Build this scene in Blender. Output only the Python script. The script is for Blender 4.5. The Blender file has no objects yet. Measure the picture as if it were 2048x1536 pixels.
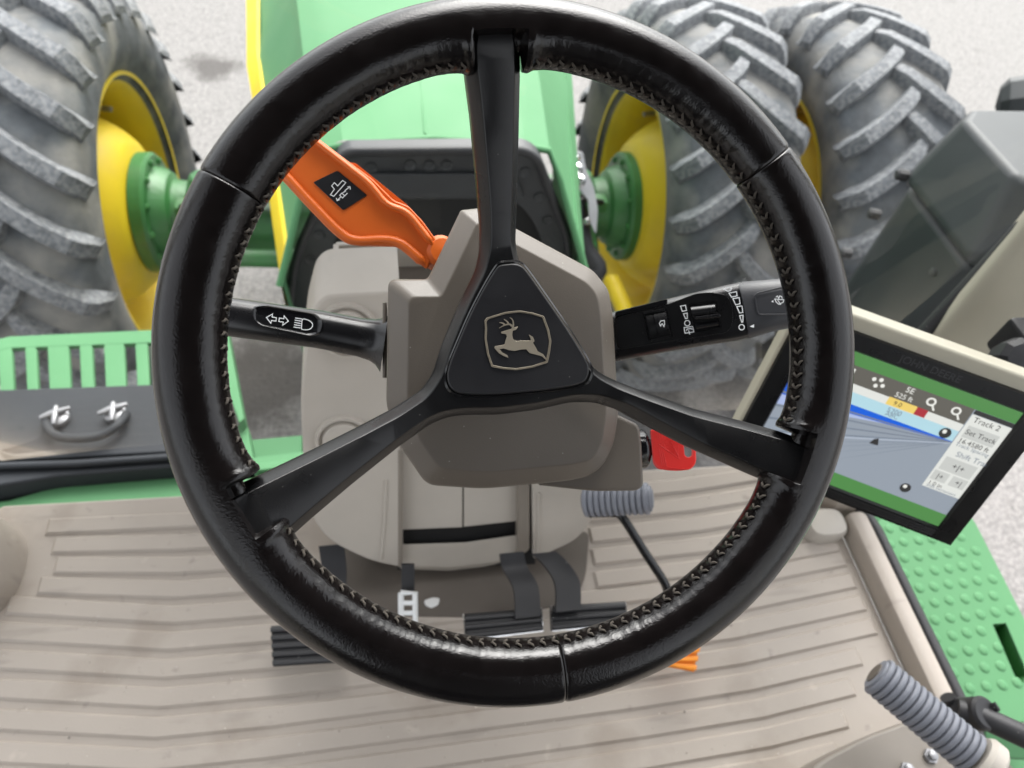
import bpy, bmesh, math, random
from math import sin, cos, pi, radians, atan2, sqrt, exp
from mathutils import Vector as V, Matrix, noise
random.seed(7)
S = bpy.context.scene
COL = S.collection

# ------------------------------------------------------------------ camera
AL, PI_, RO = radians(15.5), radians(52), radians(9.2)
CAM = V((-.065, 0, 2.6)); FP = 1420.0
cf = V((sin(AL)*cos(PI_), cos(AL)*cos(PI_), -sin(PI_)))
_r0 = V((cos(AL), -sin(AL), 0)); _u0 = _r0.cross(cf)
cr = cos(RO)*_r0 + sin(RO)*_u0
cu = -sin(RO)*_r0 + cos(RO)*_u0
cd = bpy.data.cameras.new('camera'); cam = bpy.data.objects.new('camera', cd); COL.objects.link(cam)
M = Matrix((cr, cu, -cf)).transposed().to_4x4(); M.translation = CAM
cam.matrix_world = M
cd.sensor_width = 36; cd.lens = FP/2048*36; cd.clip_start = .02; cd.clip_end = 500
cd.dof.use_dof = True; cd.dof.focus_distance = .425; cd.dof.aperture_fstop = 9.0
S.camera = cam
# ------------------------------------------------------------------ sky, sun, exposure
w = bpy.data.worlds.new('World'); S.world = w; w.use_nodes = True
nt = w.node_tree; nt.nodes.clear()
sky = nt.nodes.new('ShaderNodeTexSky'); sky.sky_type = 'NISHITA'; sky.sun_disc = False
SUN_EL, SUN_AZ = radians(50), radians(20)          # azimuth from +Y, clockwise
sky.sun_elevation = SUN_EL; sky.sun_rotation = SUN_AZ; sky.dust_density = 4.0; sky.air_density = 1.0
hs = nt.nodes.new('ShaderNodeHueSaturation'); hs.inputs['Saturation'].default_value = .16
bg = nt.nodes.new('ShaderNodeBackground'); bg.inputs[1].default_value = .15
wo = nt.nodes.new('ShaderNodeOutputWorld')
nt.links.new(sky.outputs[0], hs.inputs['Color']); nt.links.new(hs.outputs[0], bg.inputs[0]); nt.links.new(bg.outputs[0], wo.inputs[0])
sl = bpy.data.lights.new('sun', 'SUN'); sl.energy = .9; sl.angle = radians(45); sl.color = (1, .97, .93)
so = bpy.data.objects.new('sun', sl); COL.objects.link(so)
sd = V((sin(SUN_AZ)*cos(SUN_EL), cos(SUN_AZ)*cos(SUN_EL), sin(SUN_EL)))
so.rotation_euler = sd.to_track_quat('Z', 'Y').to_euler()
S.view_settings.view_transform = 'Standard'; S.view_settings.look = 'None'
S.view_settings.exposure = 1.82; S.view_settings.gamma = 1
S.cycles.max_bounces = 10; S.cycles.diffuse_bounces = 5; S.cycles.transparent_max_bounces = 12

# ------------------------------------------------------------------ sight lines (used to measure the place from the photograph)
def ray(x, y): return cf + (x-1024)/FP*cr - (y-768)/FP*cu
def at(x, y, D): return CAM + ray(x, y)*D
def onp(x, y, P, N):
    d = ray(x, y); return CAM + d*((P-CAM).dot(N)/d.dot(N))
def onz(x, y, z): return onp(x, y, V((0, 0, z)), V((0, 0, 1)))
def ony(x, y, Y): return onp(x, y, V((0, Y, 0)), V((0, 1, 0)))
def onx(x, y, X): return onp(x, y, V((X, 0, 0)), V((1, 0, 0)))

# ------------------------------------------------------------------ materials
def pbr(name, col, rough=.5, metal=0, var=.12, vs=12, bump=0, bs=300, bd=.001, coat=0, col2=None, mask=(.45, .6), ms=6, specks=0, spec=.5, em=None, emk=0, rvar=0, ss=1, bdet=3, scuff=0):
    m = bpy.data.materials.new(name); m.use_nodes = True
    t = m.node_tree; b = t.nodes['Principled BSDF']; L = t.links.new
    b.inputs['Roughness'].default_value = rough; b.inputs['Metallic'].default_value = metal
    b.inputs['Specular IOR Level'].default_value = spec
    b.inputs['Coat Weight'].default_value = coat; b.inputs['Coat Roughness'].default_value = .08
    tc = t.nodes.new('ShaderNodeTexCoord').outputs['Object']
    def noi(scale, det=4, vec=tc):
        n = t.nodes.new('ShaderNodeTexNoise'); n.inputs['Scale'].default_value = scale; n.inputs['Detail'].default_value = det; L(vec, n.inputs['Vector']); return n.outputs['Fac']
    def mrange(src, a, c, d0, d1):
        r = t.nodes.new('ShaderNodeMapRange'); r.inputs[1].default_value = a; r.inputs[2].default_value = c; r.inputs[3].default_value = d0; r.inputs[4].default_value = d1; L(src, r.inputs[0]); return r.outputs[0]
    def mix(f, A, B, typ='MIX'):
        x = t.nodes.new('ShaderNodeMix'); x.data_type = 'RGBA'; x.blend_type = typ
        for s, v in ((x.inputs[0], f), (x.inputs[6], A), (x.inputs[7], B)):
            if hasattr(v, 'is_output'): L(v, s)
            elif isinstance(v, (int, float)): s.default_value = v
            else: s.default_value = (*v, 1)
        return x.outputs[2]
    c = mix(mrange(noi(vs), .3, .7, 0, 1), tuple(k*(1-var) for k in col), tuple(min(1, k*(1+var)) for k in col))
    if col2: c = mix(mrange(noi(ms, 6), mask[0], mask[1], 0, 1), c, col2)
    if scuff:
        mp_ = t.nodes.new('ShaderNodeMapping'); mp_.inputs['Scale'].default_value = (5, 26, 5); mp_.inputs['Rotation'].default_value = (0, 0, .5); L(tc, mp_.inputs['Vector'])
        c = mix(mrange(noi(1.6, 7, mp_.outputs[0]), .62, .72, 0, scuff), c, tuple(k*.72 for k in col))
        c = mix(mrange(noi(38, 5), .66, .74, 0, scuff), c, tuple(k*.55 for k in col))
        c = mix(mrange(noi(21, 6), .68, .74, 0, scuff*.8), c, tuple(min(1, k*1.35) for k in col))
    if specks:
        vo = t.nodes.new('ShaderNodeTexVoronoi'); vo.inputs['Scale'].default_value = 95*ss; L(tc, vo.inputs['Vector'])
        c = mix(mrange(vo.outputs['Distance'], .025, .05, specks, 0), c, (.5, .48, .45))
    L(c, b.inputs['Base Color'])
    if rvar: L(mrange(noi(vs*2.3, 6), .3, .7, max(.02, rough-rvar), rough+rvar), b.inputs['Roughness'])
    if bump:
        bn = t.nodes.new('ShaderNodeBump'); bn.inputs['Strength'].default_value = bump; bn.inputs['Distance'].default_value = bd
        L(noi(bs, bdet), bn.inputs['Height']); L(bn.outputs[0], b.inputs['Normal'])
    if em: b.inputs['Emission Color'].default_value = (*em, 1); b.inputs['Emission Strength'].default_value = emk
    return m
def glassm():
    m = bpy.data.materials.new('window_glass'); m.use_nodes = True; t = m.node_tree; t.nodes.clear(); L = t.links.new
    o = t.nodes.new('ShaderNodeOutputMaterial'); mx = t.nodes.new('ShaderNodeMixShader'); tr = t.nodes.new('ShaderNodeBsdfTransparent'); gl = t.nodes.new('ShaderNodeBsdfGlossy')
    fr = t.nodes.new('ShaderNodeFresnel'); fr.inputs[0].default_value = 1.3
    tr.inputs[0].default_value = (.97, .985, .975, 1); gl.inputs['Roughness'].default_value = .02
    L(fr.outputs[0], mx.inputs[0]); L(tr.outputs[0], mx.inputs[1]); L(gl.outputs[0], mx.inputs[2]); L(mx.outputs[0], o.inputs[0]); return m
MT = dict(
    leather=pbr('black_leather', (.0040, .0031, .0031), .17, spec=.42, var=.25, vs=60, bump=.30, bs=800, bd=.0005, rvar=.05, bdet=4),
    thread=pbr('stitch_thread', (.055, .047, .038), .9, bump=.5, bs=1500, bd=.0005),
    blackp=pbr('black_plastic', (.004, .004, .0045), .30, spec=.38, bump=.25, bs=1400, bd=.0003, specks=.12, rvar=.06),
    pad=pbr('hub_pad_plastic', (.0075, .0075, .009), .38, bump=.2, bs=1600, bd=.0003, specks=.2, rvar=.05),
    satin=pbr('satin_black_stalk', (.006, .006, .007), .28, bump=.12, bs=1500, bd=.0003, rvar=.04),
    stalk2=pbr('charcoal_knob', (.035, .036, .040), .45, bump=.2, bs=1400, bd=.0003),
    gloss=pbr('gloss_black', (.006, .006, .007), .15),
    silver=pbr('brushed_emblem', (.34, .30, .235), .33, metal=.55, bump=.1, bs=600, bd=.0003),
    chrome=pbr('bright_metal', (.75, .75, .75), .18, metal=1),
    taupe=pbr('taupe_plastic', (.125, .107, .088), .42, var=.05, bump=.25, bs=1100, bd=.0004, specks=.55, rvar=.06),
    taupe2=pbr('mid_taupe_plastic', (.21, .185, .155), .48, var=.05, bump=.2, bs=900, bd=.0004, rvar=.05),
    beige=pbr('beige_console_plastic', (.45, .415, .365), .5, var=.05, bump=.2, bs=800, bd=.0005, rvar=.05),
    mat=pbr('floor_mat_rubber', (.40, .352, .302), .5, var=.07, vs=4, bump=.35, bs=500, bd=.0006, col2=(.335, .287, .238), mask=(.58, .70), ms=7, scuff=.5, rvar=.1, specks=.25, ss=.22),
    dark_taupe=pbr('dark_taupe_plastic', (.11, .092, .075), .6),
    orange=pbr('orange_plastic', (.62, .115, .007), .42, var=.05, bump=.3, bs=1200, bd=.0004, specks=.1),
    orange2=pbr('orange_pedal_rubber', (.80, .26, .01), .5),
    ink=pbr('white_print', (.80, .82, .82), .6, var=.02),
    red=pbr('red_key_plastic', (.74, .035, .03), .34, var=.05, bump=.1, bs=800, bd=.0003),
    rubber=pbr('black_rubber', (.018, .018, .02), .5, bump=.3, bs=500, bd=.0006, specks=.6, ss=.6),
    cowl=pbr('dusty_black_cowl', (.022, .024, .026), .5, var=.3, vs=8, bump=.2, bs=200, bd=.001),
    void=pbr('gap_shade_black', (.004, .004, .004), .8),  # near-black that paints shade into the gaps behind parts
    grip=pbr('grey_rubber_grip', (.185, .195, .225), .55, var=.06, bump=.2, bs=400, bd=.0006),
    green=pbr('green_paint', (.082, .215, .10), .58, var=.06, vs=3, coat=0, spec=.16, rvar=.05),
    green_d=pbr('dusty_green_casting', (.045, .18, .05), .45, var=.2, vs=8, bump=.3, bs=60, bd=.004, col2=(.09, .14, .085), mask=(.5, .75)),
    yellow=pbr('yellow_paint', (.70, .52, .022), .5, var=.06, vs=5, coat=0, spec=.3, col2=(.58, .42, .05), mask=(.5, .8)),
    tyre=pbr('dusty_tyre_rubber', (.072, .079, .087), .75, var=.35, vs=14, bump=.5, bs=70, bd=.004, col2=(.205, .198, .182), mask=(.45, .66), ms=5),
    lug=pbr('worn_lug_rubber', (.115, .122, .132), .7, var=.35, vs=50, bump=.7, bs=160, bd=.004, col2=(.215, .22, .225), mask=(.42, .66), ms=80),
    ground=None,
    box=pbr('toolbox_plastic', (.022, .025, .029), .6, spec=.25, var=.18, vs=6, bump=.3, bs=250, bd=.001),
    exh=pbr('exhaust_cover_plastic', (.022, .026, .028), .5, spec=.45, var=.2, vs=5, bump=.2, bs=200, bd=.001),
    cream=pbr('cream_pillar_plastic', (.43, .405, .32), .5, var=.04, bump=.2, bs=700, bd=.0004),
    roof=pbr('roof_liner', (.03, .03, .03), .9),
    glass=glassm(),
    white=pbr('white_scrap', (.8, .8, .78), .6),
    mgrey=pbr('grey_metal', (.30, .30, .31), .4, metal=.6),
)
def screenm(name, c, k=.36):
    return pbr(name, tuple(x*.25 for x in c), .22, var=0, em=c, emk=k)

# ------------------------------------------------------------------ object helpers
def fin(o, label=None, cat=None, group=None, kind=None):
    if label: o['label'] = label
    if cat: o['category'] = cat
    if group: o['group'] = group
    if kind: o['kind'] = kind
    return o
def thing(name, label, cat, loc=(0, 0, 0), group=None):
    o = bpy.data.objects.new(name, None); o.empty_display_size = .05; o.location = loc; COL.objects.link(o)
    return fin(o, label, cat, group)
def wloc(o):
    p = V(o.location)
    while o.parent: o = o.parent; p = p + V(o.location)
    return p
def link(o, parent):
    COL.objects.link(o)
    if parent is not None:
        root = parent
        while root.parent: root = root.parent
        o.parent = parent
        o.matrix_parent_inverse = Matrix.Translation(-V(root.location)) if root is parent else Matrix.Identity(4)
    return o
def part(name, verts, faces, mat, parent=None, ang=35, wn=False, base=None):
    me = bpy.data.meshes.new(name); me.from_pydata([tuple(v) for v in verts], [], faces); me.update()
    return mk(name, me, mat, parent, ang, wn)
def mk(name, me, mat, parent=None, ang=35, wn=False):
    bm = bmesh.new(); bm.from_mesh(me); bmesh.ops.recalc_face_normals(bm, faces=bm.faces); bm.to_mesh(me); bm.free()
    me.materials.append(MT[mat] if isinstance(mat, str) else mat)
    if ang:
        me.polygons.foreach_set('use_smooth', [True]*len(me.polygons)); me.set_sharp_from_angle(angle=radians(ang))
    o = bpy.data.objects.new(name, me)
    if parent is None:                      # a thing of one mesh: origin at its base
        co = [v.co for v in me.vertices]
        b = V((sum(c.x for c in co)/len(co), sum(c.y for c in co)/len(co), min(c.z for c in co)))
        me.transform(Matrix.Translation(-b)); o.location = b
    link(o, parent)
    if wn:
        m = o.modifiers.new('wn', 'WEIGHTED_NORMAL'); m.keep_sharp = True; m.weight = 60
    return o
def bmpart(name, bm, mat, parent=None, ang=35, wn=False):
    me = bpy.data.meshes.new(name); bm.to_mesh(me); bm.free(); return mk(name, me, mat, parent, ang, wn)
def prism_bm(front, back, bev=0, seg=2, bevback=True):
    bm = bmesh.new(); n = len(front)
    a = [bm.verts.new(p) for p in front]; b = [bm.verts.new(p) for p in back]
    ff = bm.faces.new(a); bf = bm.faces.new(b[::-1])
    for i in range(n): bm.faces.new((a[i], b[i], b[(i+1) % n], a[(i+1) % n]))
    bmesh.ops.recalc_face_normals(bm, faces=bm.faces)
    if bev:
        es = set(ff.edges)
        if bevback: es |= set(bf.edges)
        bmesh.ops.bevel(bm, geom=list(es), offset=bev, segments=seg, affect='EDGES', profile=.5, clamp_overlap=True)
    return bm
def prism(name, front, vec, mat, parent=None, bev=0, seg=3, ang=40, wn=True, bevback=False):
    front = [V(p) for p in front]; vec = V(vec)
    return bmpart(name, prism_bm(front, [p+vec for p in front], bev, seg, bevback), mat, parent, ang, wn)
def box(name, c, sx, sy, sz, mat, parent=None, bev=.003, rot=None):
    bm = bmesh.new(); bmesh.ops.create_cube(bm, size=1)
    for v in bm.verts: v.co = V((v.co.x*sx, v.co.y*sy, v.co.z*sz))
    if bev: bmesh.ops.bevel(bm, geom=bm.edges[:], offset=bev, segments=2, affect='EDGES', profile=.5)
    m = rot.to_4x4() if rot else Matrix.Identity(4); m.translation = V(c)
    bm.transform(m); return bmpart(name, bm, mat, parent, 40, True)
def rnd(pts, r, n=5, closed=True):
    """round the corners of a 2D polygon; r number or list"""
    out = []; N = len(pts)
    for i, p in enumerate(pts):
        rr = r[i] if isinstance(r, (list, tuple)) else r
        if rr <= 0 or (not closed and i in (0, N-1)): out.append(tuple(p)); continue
        a = V(pts[i-1]); b = V(p); c = V(pts[(i+1) % N])
        d1 = a-b; d2 = c-b; k = min(rr, d1.length*.49, d2.length*.49)
        s = b+d1.normalized()*k; e = b+d2.normalized()*k
        for j in range(n+1):
            t = j/n; q = s*(1-t)**2 + b*2*t*(1-t) + e*t*t; out.append(tuple(q))
    return out
def crom(pts, n=6, closed=True):
    N = len(pts); out = []
    P = [V(p) for p in pts]
    for i in range(N if closed else N-1):
        if closed: p0, p1, p2, p3 = P[i-1], P[i], P[(i+1) % N], P[(i+2) % N]
        else: p0, p1, p2, p3 = P[max(i-1, 0)], P[i], P[i+1], P[min(i+2, N-1)]
        for j in range(n):
            t = j/n
            out.append(.5*((2*p1)+(p2-p0)*t+(2*p0-5*p1+4*p2-p3)*t*t+(3*p1-p0-3*p2+p3)*t**3))
    if not closed: out.append(P[-1])
    return out
def tube_geo(path, r, seg=12, caps=True):
    P = [V(p) for p in path]; n = len(P); R = r if isinstance(r, (list, tuple)) else [r]*n
    vs, fs = [], []; up = None
    for i in range(n):
        t = (P[min(i+1, n-1)]-P[max(i-1, 0)]).normalized()
        if up is None:
            up = V((0, 0, 1)) if abs(t.z) < .9 else V((1, 0, 0))
        x = (up - t*up.dot(t)).normalized(); y = t.cross(x); up = x
        for k in range(seg):
            a = 2*pi*k/seg; vs.append(P[i]+(x*cos(a)+y*sin(a))*R[i])
    for i in range(n-1):
        for k in range(seg):
            fs.append((i*seg+k, i*seg+(k+1) % seg, (i+1)*seg+(k+1) % seg, (i+1)*seg+k))
    if caps: fs.append(tuple(range(seg))[::-1]); fs.append(tuple((n-1)*seg+k for k in range(seg)))
    return vs, fs
def tube(name, path, r, mat, parent=None, seg=12, ang=50):
    vs, fs = tube_geo(path, r, seg); return part(name, vs, fs, mat, parent, ang)
def lathe(name, prof, C, ax, mat, parent=None, seg=32, ang=35, close=False, caps=True):
    """prof: (along axis, radius)"""
    C = V(C); ax = V(ax).normalized(); x = ax.orthogonal().normalized(); y = ax.cross(x); vs, fs = [], []
    for h, r in prof:
        for k in range(seg):
            a = 2*pi*k/seg; vs.append(C+ax*h+(x*cos(a)+y*sin(a))*r)
    n = len(prof)
    for i in range(n if close else n-1):
        j = (i+1) % n
        for k in range(seg): fs.append((i*seg+k, i*seg+(k+1) % seg, j*seg+(k+1) % seg, j*seg+k))
    if not close and caps:
        if prof[0][1] > 0: fs.append(tuple(range(seg))[::-1])
        if prof[-1][1] > 0: fs.append(tuple((n-1)*seg+k for k in range(seg)))
    return part(name, vs, fs, mat, parent, ang)
def loft(name, st, mat, parent=None, seg=28, ex=2.0, ang=40):
    """st: (centre, half-axis vector a, half-axis vector b[, exponent])"""
    vs, fs = [], []
    for s in st:
        c, a, b = V(s[0]), V(s[1]), V(s[2]); e = s[3] if len(s) > 3 else ex
        for k in range(seg):
            t = 2*pi*k/seg; ct, stt = cos(t), sin(t)
            f = lambda q: math.copysign(abs(q)**(2/e), q)
            vs.append(c+a*f(ct)+b*f(stt))
    n = len(st)
    for i in range(n-1):
        for k in range(seg): fs.append((i*seg+k, i*seg+(k+1) % seg, (i+1)*seg+(k+1) % seg, (i+1)*seg+k))
    fs.append(tuple(range(seg))[::-1]); fs.append(tuple((n-1)*seg+k for k in range(seg)))
    return part(name, vs, fs, mat, parent, ang)
def ribbons(name, lines, width, mp, mat, parent):
    """flat print: list of (polyline2d, closed) or filled polygons given as (poly, 'fill'); mp maps 2D -> 3D"""
    vs, fs = [], []
    for pl, md in lines:
        P = [V(p) for p in pl]; n = len(P); b = len(vs)
        if md == 'fill':
            vs += [mp(*p) for p in P]; fs.append(tuple(range(b, b+n))); continue
        closed = bool(md)
        for i in range(n):
            d1 = (P[i]-P[i-1]) if (i > 0 or closed) else P[1]-P[0]
            d2 = (P[(i+1) % n]-P[i]) if (i < n-1 or closed) else d1
            d1 = d1.normalized(); d2 = d2.normalized(); m = V((-(d1.y+d2.y), d1.x+d2.x))
            m = m.normalized() if m.length > 1e-6 else V((-d1.y, d1.x))
            c = max(.45, m.dot(V((-d1.y, d1.x)))); o = m*(width/2/c)
            vs += [mp(*(P[i]+o)), mp(*(P[i]-o))]
        for i in range(n if closed else n-1):
            j = (i+1) % n; fs.append((b+2*i, b+2*i+1, b+2*j+1, b+2*j))
    return part(name, vs, fs, mat, parent, 0)
def textpart(name, txt, size, M4, mat, parent, ex=0.0, align='CENTER'):
    cu_ = bpy.data.curves.new('txt', 'FONT'); cu_.body = txt; cu_.size = size; cu_.extrude = ex; cu_.align_x = align; cu_.align_y = 'CENTER'; cu_.resolution_u = 3
    o = bpy.data.objects.new('txt', cu_); COL.objects.link(o)
    dg = bpy.context.evaluated_depsgraph_get(); me = bpy.data.meshes.new_from_object(o.evaluated_get(dg))
    bpy.data.objects.remove(o); me.transform(M4); return mk(name, me, mat, parent, 0)
def circ2(cx, cy, r, n=20, ry=None, a0=0, a1=2*pi):
    ry = ry or r; full = abs(a1-a0-2*pi) < 1e-6
    return [(cx+r*cos(a0+(a1-a0)*i/(n if full else n-1)), cy+ry*sin(a0+(a1-a0)*i/(n if full else n-1))) for i in range(n)]

# ================================================================== SETTING
def ground_mat():
    m = bpy.data.materials.new('worn_concrete_yard'); m.use_nodes = True; t = m.node_tree; b = t.nodes['Principled BSDF']; L = t.links.new
    tc = t.nodes.new('ShaderNodeTexCoord').outputs['Object']
    def noi(s, d=6):
        n = t.nodes.new('ShaderNodeTexNoise'); n.inputs['Scale'].default_value = s; n.inputs['Detail'].default_value = d; n.inputs['Roughness'].default_value = .65; L(tc, n.inputs['Vector']); return n.outputs['Fac']
    def mr(src, a, c, d0=0, d1=1):
        r = t.nodes.new('ShaderNodeMapRange'); r.inputs[1].default_value = a; r.inputs[2].default_value = c; r.inputs[3].default_value = d0; r.inputs[4].default_value = d1; L(src, r.inputs[0]); return r.outputs[0]
    def mix(f, A, B):
        x = t.nodes.new('ShaderNodeMix'); x.data_type = 'RGBA'
        for s, v in ((x.inputs[0], f), (x.inputs[6], A), (x.inputs[7], B)):
            if hasattr(v, 'is_output'): L(v, s)
            else: s.default_value = (*v, 1)
        return x.outputs[2]
    c = mix(mr(noi(14), .35, .65), (.135, .129, .124), (.20, .192, .186))
    c = mix(mr(noi(48, 3), .45, .58), c, (.25, .238, .228))
    c = mix(mr(noi(130, 2), .56, .68), c, (.08, .074, .07))
    c = mix(mr(noi(1.1, 5), .63, .72), c, (.10, .09, .083))
    # oil and water stains with a shape of their own
    for p, r in ((onz(525, 770, 0), .23), (onz(545, 700, 0), .16), (onz(425, 135, 0), .16)):
        vm = t.nodes.new('ShaderNodeVectorMath'); vm.operation = 'DISTANCE'; L(tc, vm.inputs[0]); vm.inputs[1].default_value = (p.x, p.y, 0)
        ad = t.nodes.new('ShaderNodeMath'); ad.operation = 'MULTIPLY_ADD'; L(noi(6), ad.inputs[0]); ad.inputs[1].default_value = .38; L(vm.outputs['Value'], ad.inputs[2])
        c = mix(mr(ad.outputs[0], r+.12, r+.24, .85, 0), c, (.055, .049, .045))
    L(c, b.inputs['Base Color']); b.inputs['Roughness'].default_value = .85
    bn = t.nodes.new('ShaderNodeBump'); bn.inputs['Strength'].default_value = .6; bn.inputs['Distance'].default_value = .01; L(noi(60), bn.inputs['Height']); L(bn.outputs[0], b.inputs['Normal'])
    return m
MT['ground'] = ground_mat()
g = part('ground', [(-80, -80, 0), (80, -80, 0), (80, 80, 0), (-80, 80, 0)], [(0, 1, 2, 3)], 'ground', None, 0)
g.data.transform(Matrix.Translation(g.location)); g.location = (0, 0, 0)
fin(g, 'pale speckled concrete yard under the tractor', 'ground', kind='structure')

# ------------------------------------------------------------------ cab floor with its ribs
ZF = 1.56
fl = prism('cab_floor', [(-.80, -.9, ZF), (.665, -.9, ZF), (.665, .47, ZF), (.60, .575, ZF), (0, .59, ZF), (-.66, .605, ZF), (-.80, .50, ZF)], (0, 0, -.05), 'mat', None, bev=.004)
fin(fl, 'beige rubber cab floor mat with raised ribs', 'floor mat', kind='structure')
flloc = V(fl.location)
def rib(pts, hw):
    """raised rib following a polyline in floor coordinates"""
    P = [V((x, y, 0)) for x, y in pts]; n = len(P); vs, fs = [], []
    for i in range(n):
        for dy, dz in ((-hw-.0035, .0003), (-hw, .0042), (hw, .0042), (hw+.0035, .0003)):
            ex = (-.004 if i == 0 else .004 if i == n-1 else 0) if dz < .002 else 0
            vs.append(V((P[i].x+ex, P[i].y+dy, ZF+dz))-flloc)
    for i in range(n-1):
        for k in range(3): fs.append((i*4+k, i*4+k+1, i*4+5+k, i*4+4+k))
    fs.append((0, 1, 2, 3)); e = (n-1)*4; fs.append((e+3, e+2, e+1, e))
    me = bpy.data.meshes.new('rib'); me.from_pydata(vs, [], fs); o = mk('rib', me, 'mat', fl, 25); o.matrix_parent_inverse = Matrix.Identity(4); return o
XL = {0: -.585, 1: -.57, 2: -.56, 3: -.575, 4: -.61}
for k in range(15):
    yc = .55 - .0371*k
    xl = XL.get(k, -.78)
    lp = [(xl, yc+.003+.18*(-.39-xl)*(.25+.75*min(1, k/4))), (-.39, yc+.004), (-.25, yc)]
    xr = .645 if k < 9 else max(.46, .63-(k-8)*.03)
    rp = [(.25, yc), (.42, yc+.003), (xr, yc+.003+.085*(xr-.42))]
    if k < 5:
        rib(lp[:2]+[(-.255, yc)], .0105)
        rib([(.245-.004*k, yc-.008)]+[(.42, yc-.006), (xr, yc+.01)], .0105)
    else:
        rib(lp+rp[:2]+[rp[2]], .0105)
# sill lip, seal and left wheel-arch moulding
box('floor_edge_lip', (.685, -.12, ZF+.012), .035, 1.15, .05, 'mat', fl, .012).matrix_parent_inverse = Matrix.Translation(-flloc)
s1 = [(.66, .47), (.70, .455), (.63, .60), (.60, .585)]
prism('floor_corner_lip', [V((x, y, ZF+.037)) for x, y in s1], (0, 0, -.05), 'mat', fl, .006).matrix_parent_inverse = Matrix.Translation(-flloc)
seal = tube('door_seal', [(.712, -.5, ZF+.02), (.712, .42, ZF+.02), (.69, .50, ZF+.03), (.64, .60, ZF+.05)], .012, 'rubber', None, 10)
fin(seal, 'black rubber door seal along the right edge of the floor', 'seal')
lm = loft('left_arch_moulding', [((-.775, .495, ZF-.03), (.175, 0, 0), (0, .105, 0)), ((-.775, .495, ZF+.02), (.17, 0, 0), (0, .10, 0)), ((-.78, .495, ZF+.085), (.155, 0, 0), (0, .09, 0)), ((-.80, .50, ZF+.11), (.12, 0, 0), (0, .07, 0))], 'mat', None, 40, 2.6, 60)
fin(lm, 'beige moulded bump at the left end of the cab floor', 'moulding')
li = loft('moulding_insert', [((-.81, .53, ZF+.09), (.125, 0, 0), (0, .075, 0)), ((-.81, .53, ZF+.135), (.12, 0, 0), (0, .07, 0)), ((-.82, .535, ZF+.15), (.10, 0, 0), (0, .055, 0))], 'cream', lm, 40, 2.6, 60)
li.matrix_parent_inverse = Matrix.Translation(-V(lm.location))

# ------------------------------------------------------------------ cab shell: roof, pillars, windscreen
rf = loft('cab_roof', [((0, -.20, 3.22), (.74, 0, 0), (0, .74, 0)), ((0, -.20, 3.24), (.80, 0, 0), (0, .80, 0)), ((0, -.20, 3.40), (.78, 0, 0), (0, .78, 0)), ((0, -.20, 3.46), (.6, 0, 0), (0, .6, 0))], 'roof', None, 40, 6, 40)
fin(rf, 'dark cab roof above the driver', 'roof')
def pillar(name, path, a, b, mat, label):
    o = loft(name, [(p, a, b, 3.5) for p in path], mat, None, 24, 3.5, 50); return fin(o, label, 'pillar')
pillar('cab_pillar', [(.69, .565, ZF-.02), (.733, .545, 1.80), (.74, .55, 1.97), (.80, .60, 2.09), (.87, .58, 2.6), (.74, .46, 3.24)], (.042, -.03, 0), (.02, .028, 0), 'cream', 'cream front cab pillar behind the touch screen')
pillar('cab_pillar', [(-.74, .62, ZF-.02), (-.83, .62, 1.95), (-.87, .57, 2.6), (-.74, .46, 3.24)], (.045, .015, 0), (-.01, .035, 0), 'cream', 'cream front cab pillar at the left door')
for x in (-.84, .84): pillar('cab_pillar', [(x*.95, -.85, ZF-.02), (x, -.9, 2.5), (x*.9, -.88, 3.24)], (.05, 0, 0), (0, .05, 0), 'cream', 'cream rear cab pillar at the %s' % ('left' if x < 0 else 'right'))
SE = thing('unseen_seat', 'unseen black driver seat added behind the camera to block rear sky', 'seat', (0, -.45, ZF))  # out of view; added and sized to darken the rim's reflections
loft('unseen_seat_cushion', [((0, -.42, ZF+.36), (.25, 0, 0), (0, .24, 0)), ((0, -.42, ZF+.40), (.27, 0, 0), (0, .26, 0)), ((0, -.42, ZF+.47), (.26, 0, 0), (0, .25, 0)), ((0, -.42, ZF+.50), (.22, 0, 0), (0, .21, 0))], 'rubber', SE, 32, 4)
loft('unseen_seat_backrest', [((0, -.62, ZF+.45), (.27, 0, 0), (0, .07, 0)), ((0, -.66, ZF+.75), (.29, 0, 0), (0, .08, 0)), ((0, -.72, ZF+1.15), (.29, 0, 0), (0, .07, 0)), ((0, -.74, ZF+1.42), (.24, 0, 0), (0, .05, 0))], 'rubber', SE, 32, 4)
loft('unseen_seat_base', [((0, -.42, ZF), (.2, 0, 0), (0, .2, 0)), ((0, -.42, ZF+.36), (.2, 0, 0), (0, .2, 0))], 'rubber', SE, 24, 4)
rw = box('unseen_rear_wall', (0, -.93, ZF+.35), 1.5, .04, .8, 'roof', None, .01); fin(rw, 'unseen dark rear wall added behind the seat to block sky', 'wall')  # out of view; added to keep rear sky off the wheel
vs, fs = [], []; NX, NZ = 16, 8
for j in range(NZ+1):
    z = 1.60+1.58*j/NZ
    for i in range(NX+1):
        s = -1+2*i/NX; hw = .66+.16*min(1, (z-1.6)/.5)
        vs.append((s*hw, .66+.33*min(1, (z-1.6)/1.0)*(1-s*s)+.02*(1-s*s), z))
for j in range(NZ):
    for i in range(NX): a = j*(NX+1)+i; fs.append((a, a+1, a+NX+2, a+NX+1))
ws = part('windscreen', vs, fs, 'glass', None, 60); fin(ws, 'clear curved windscreen in front of the steering column', 'windscreen')
bs_ = part('black_pillar_seal', *tube_geo([at(1700, 850, 1.1), at(1850, 676, 1.02), at(2042, 470, .93), at(2250, 250, .88)], .016, 12), 'rubber', None, 50)
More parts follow.
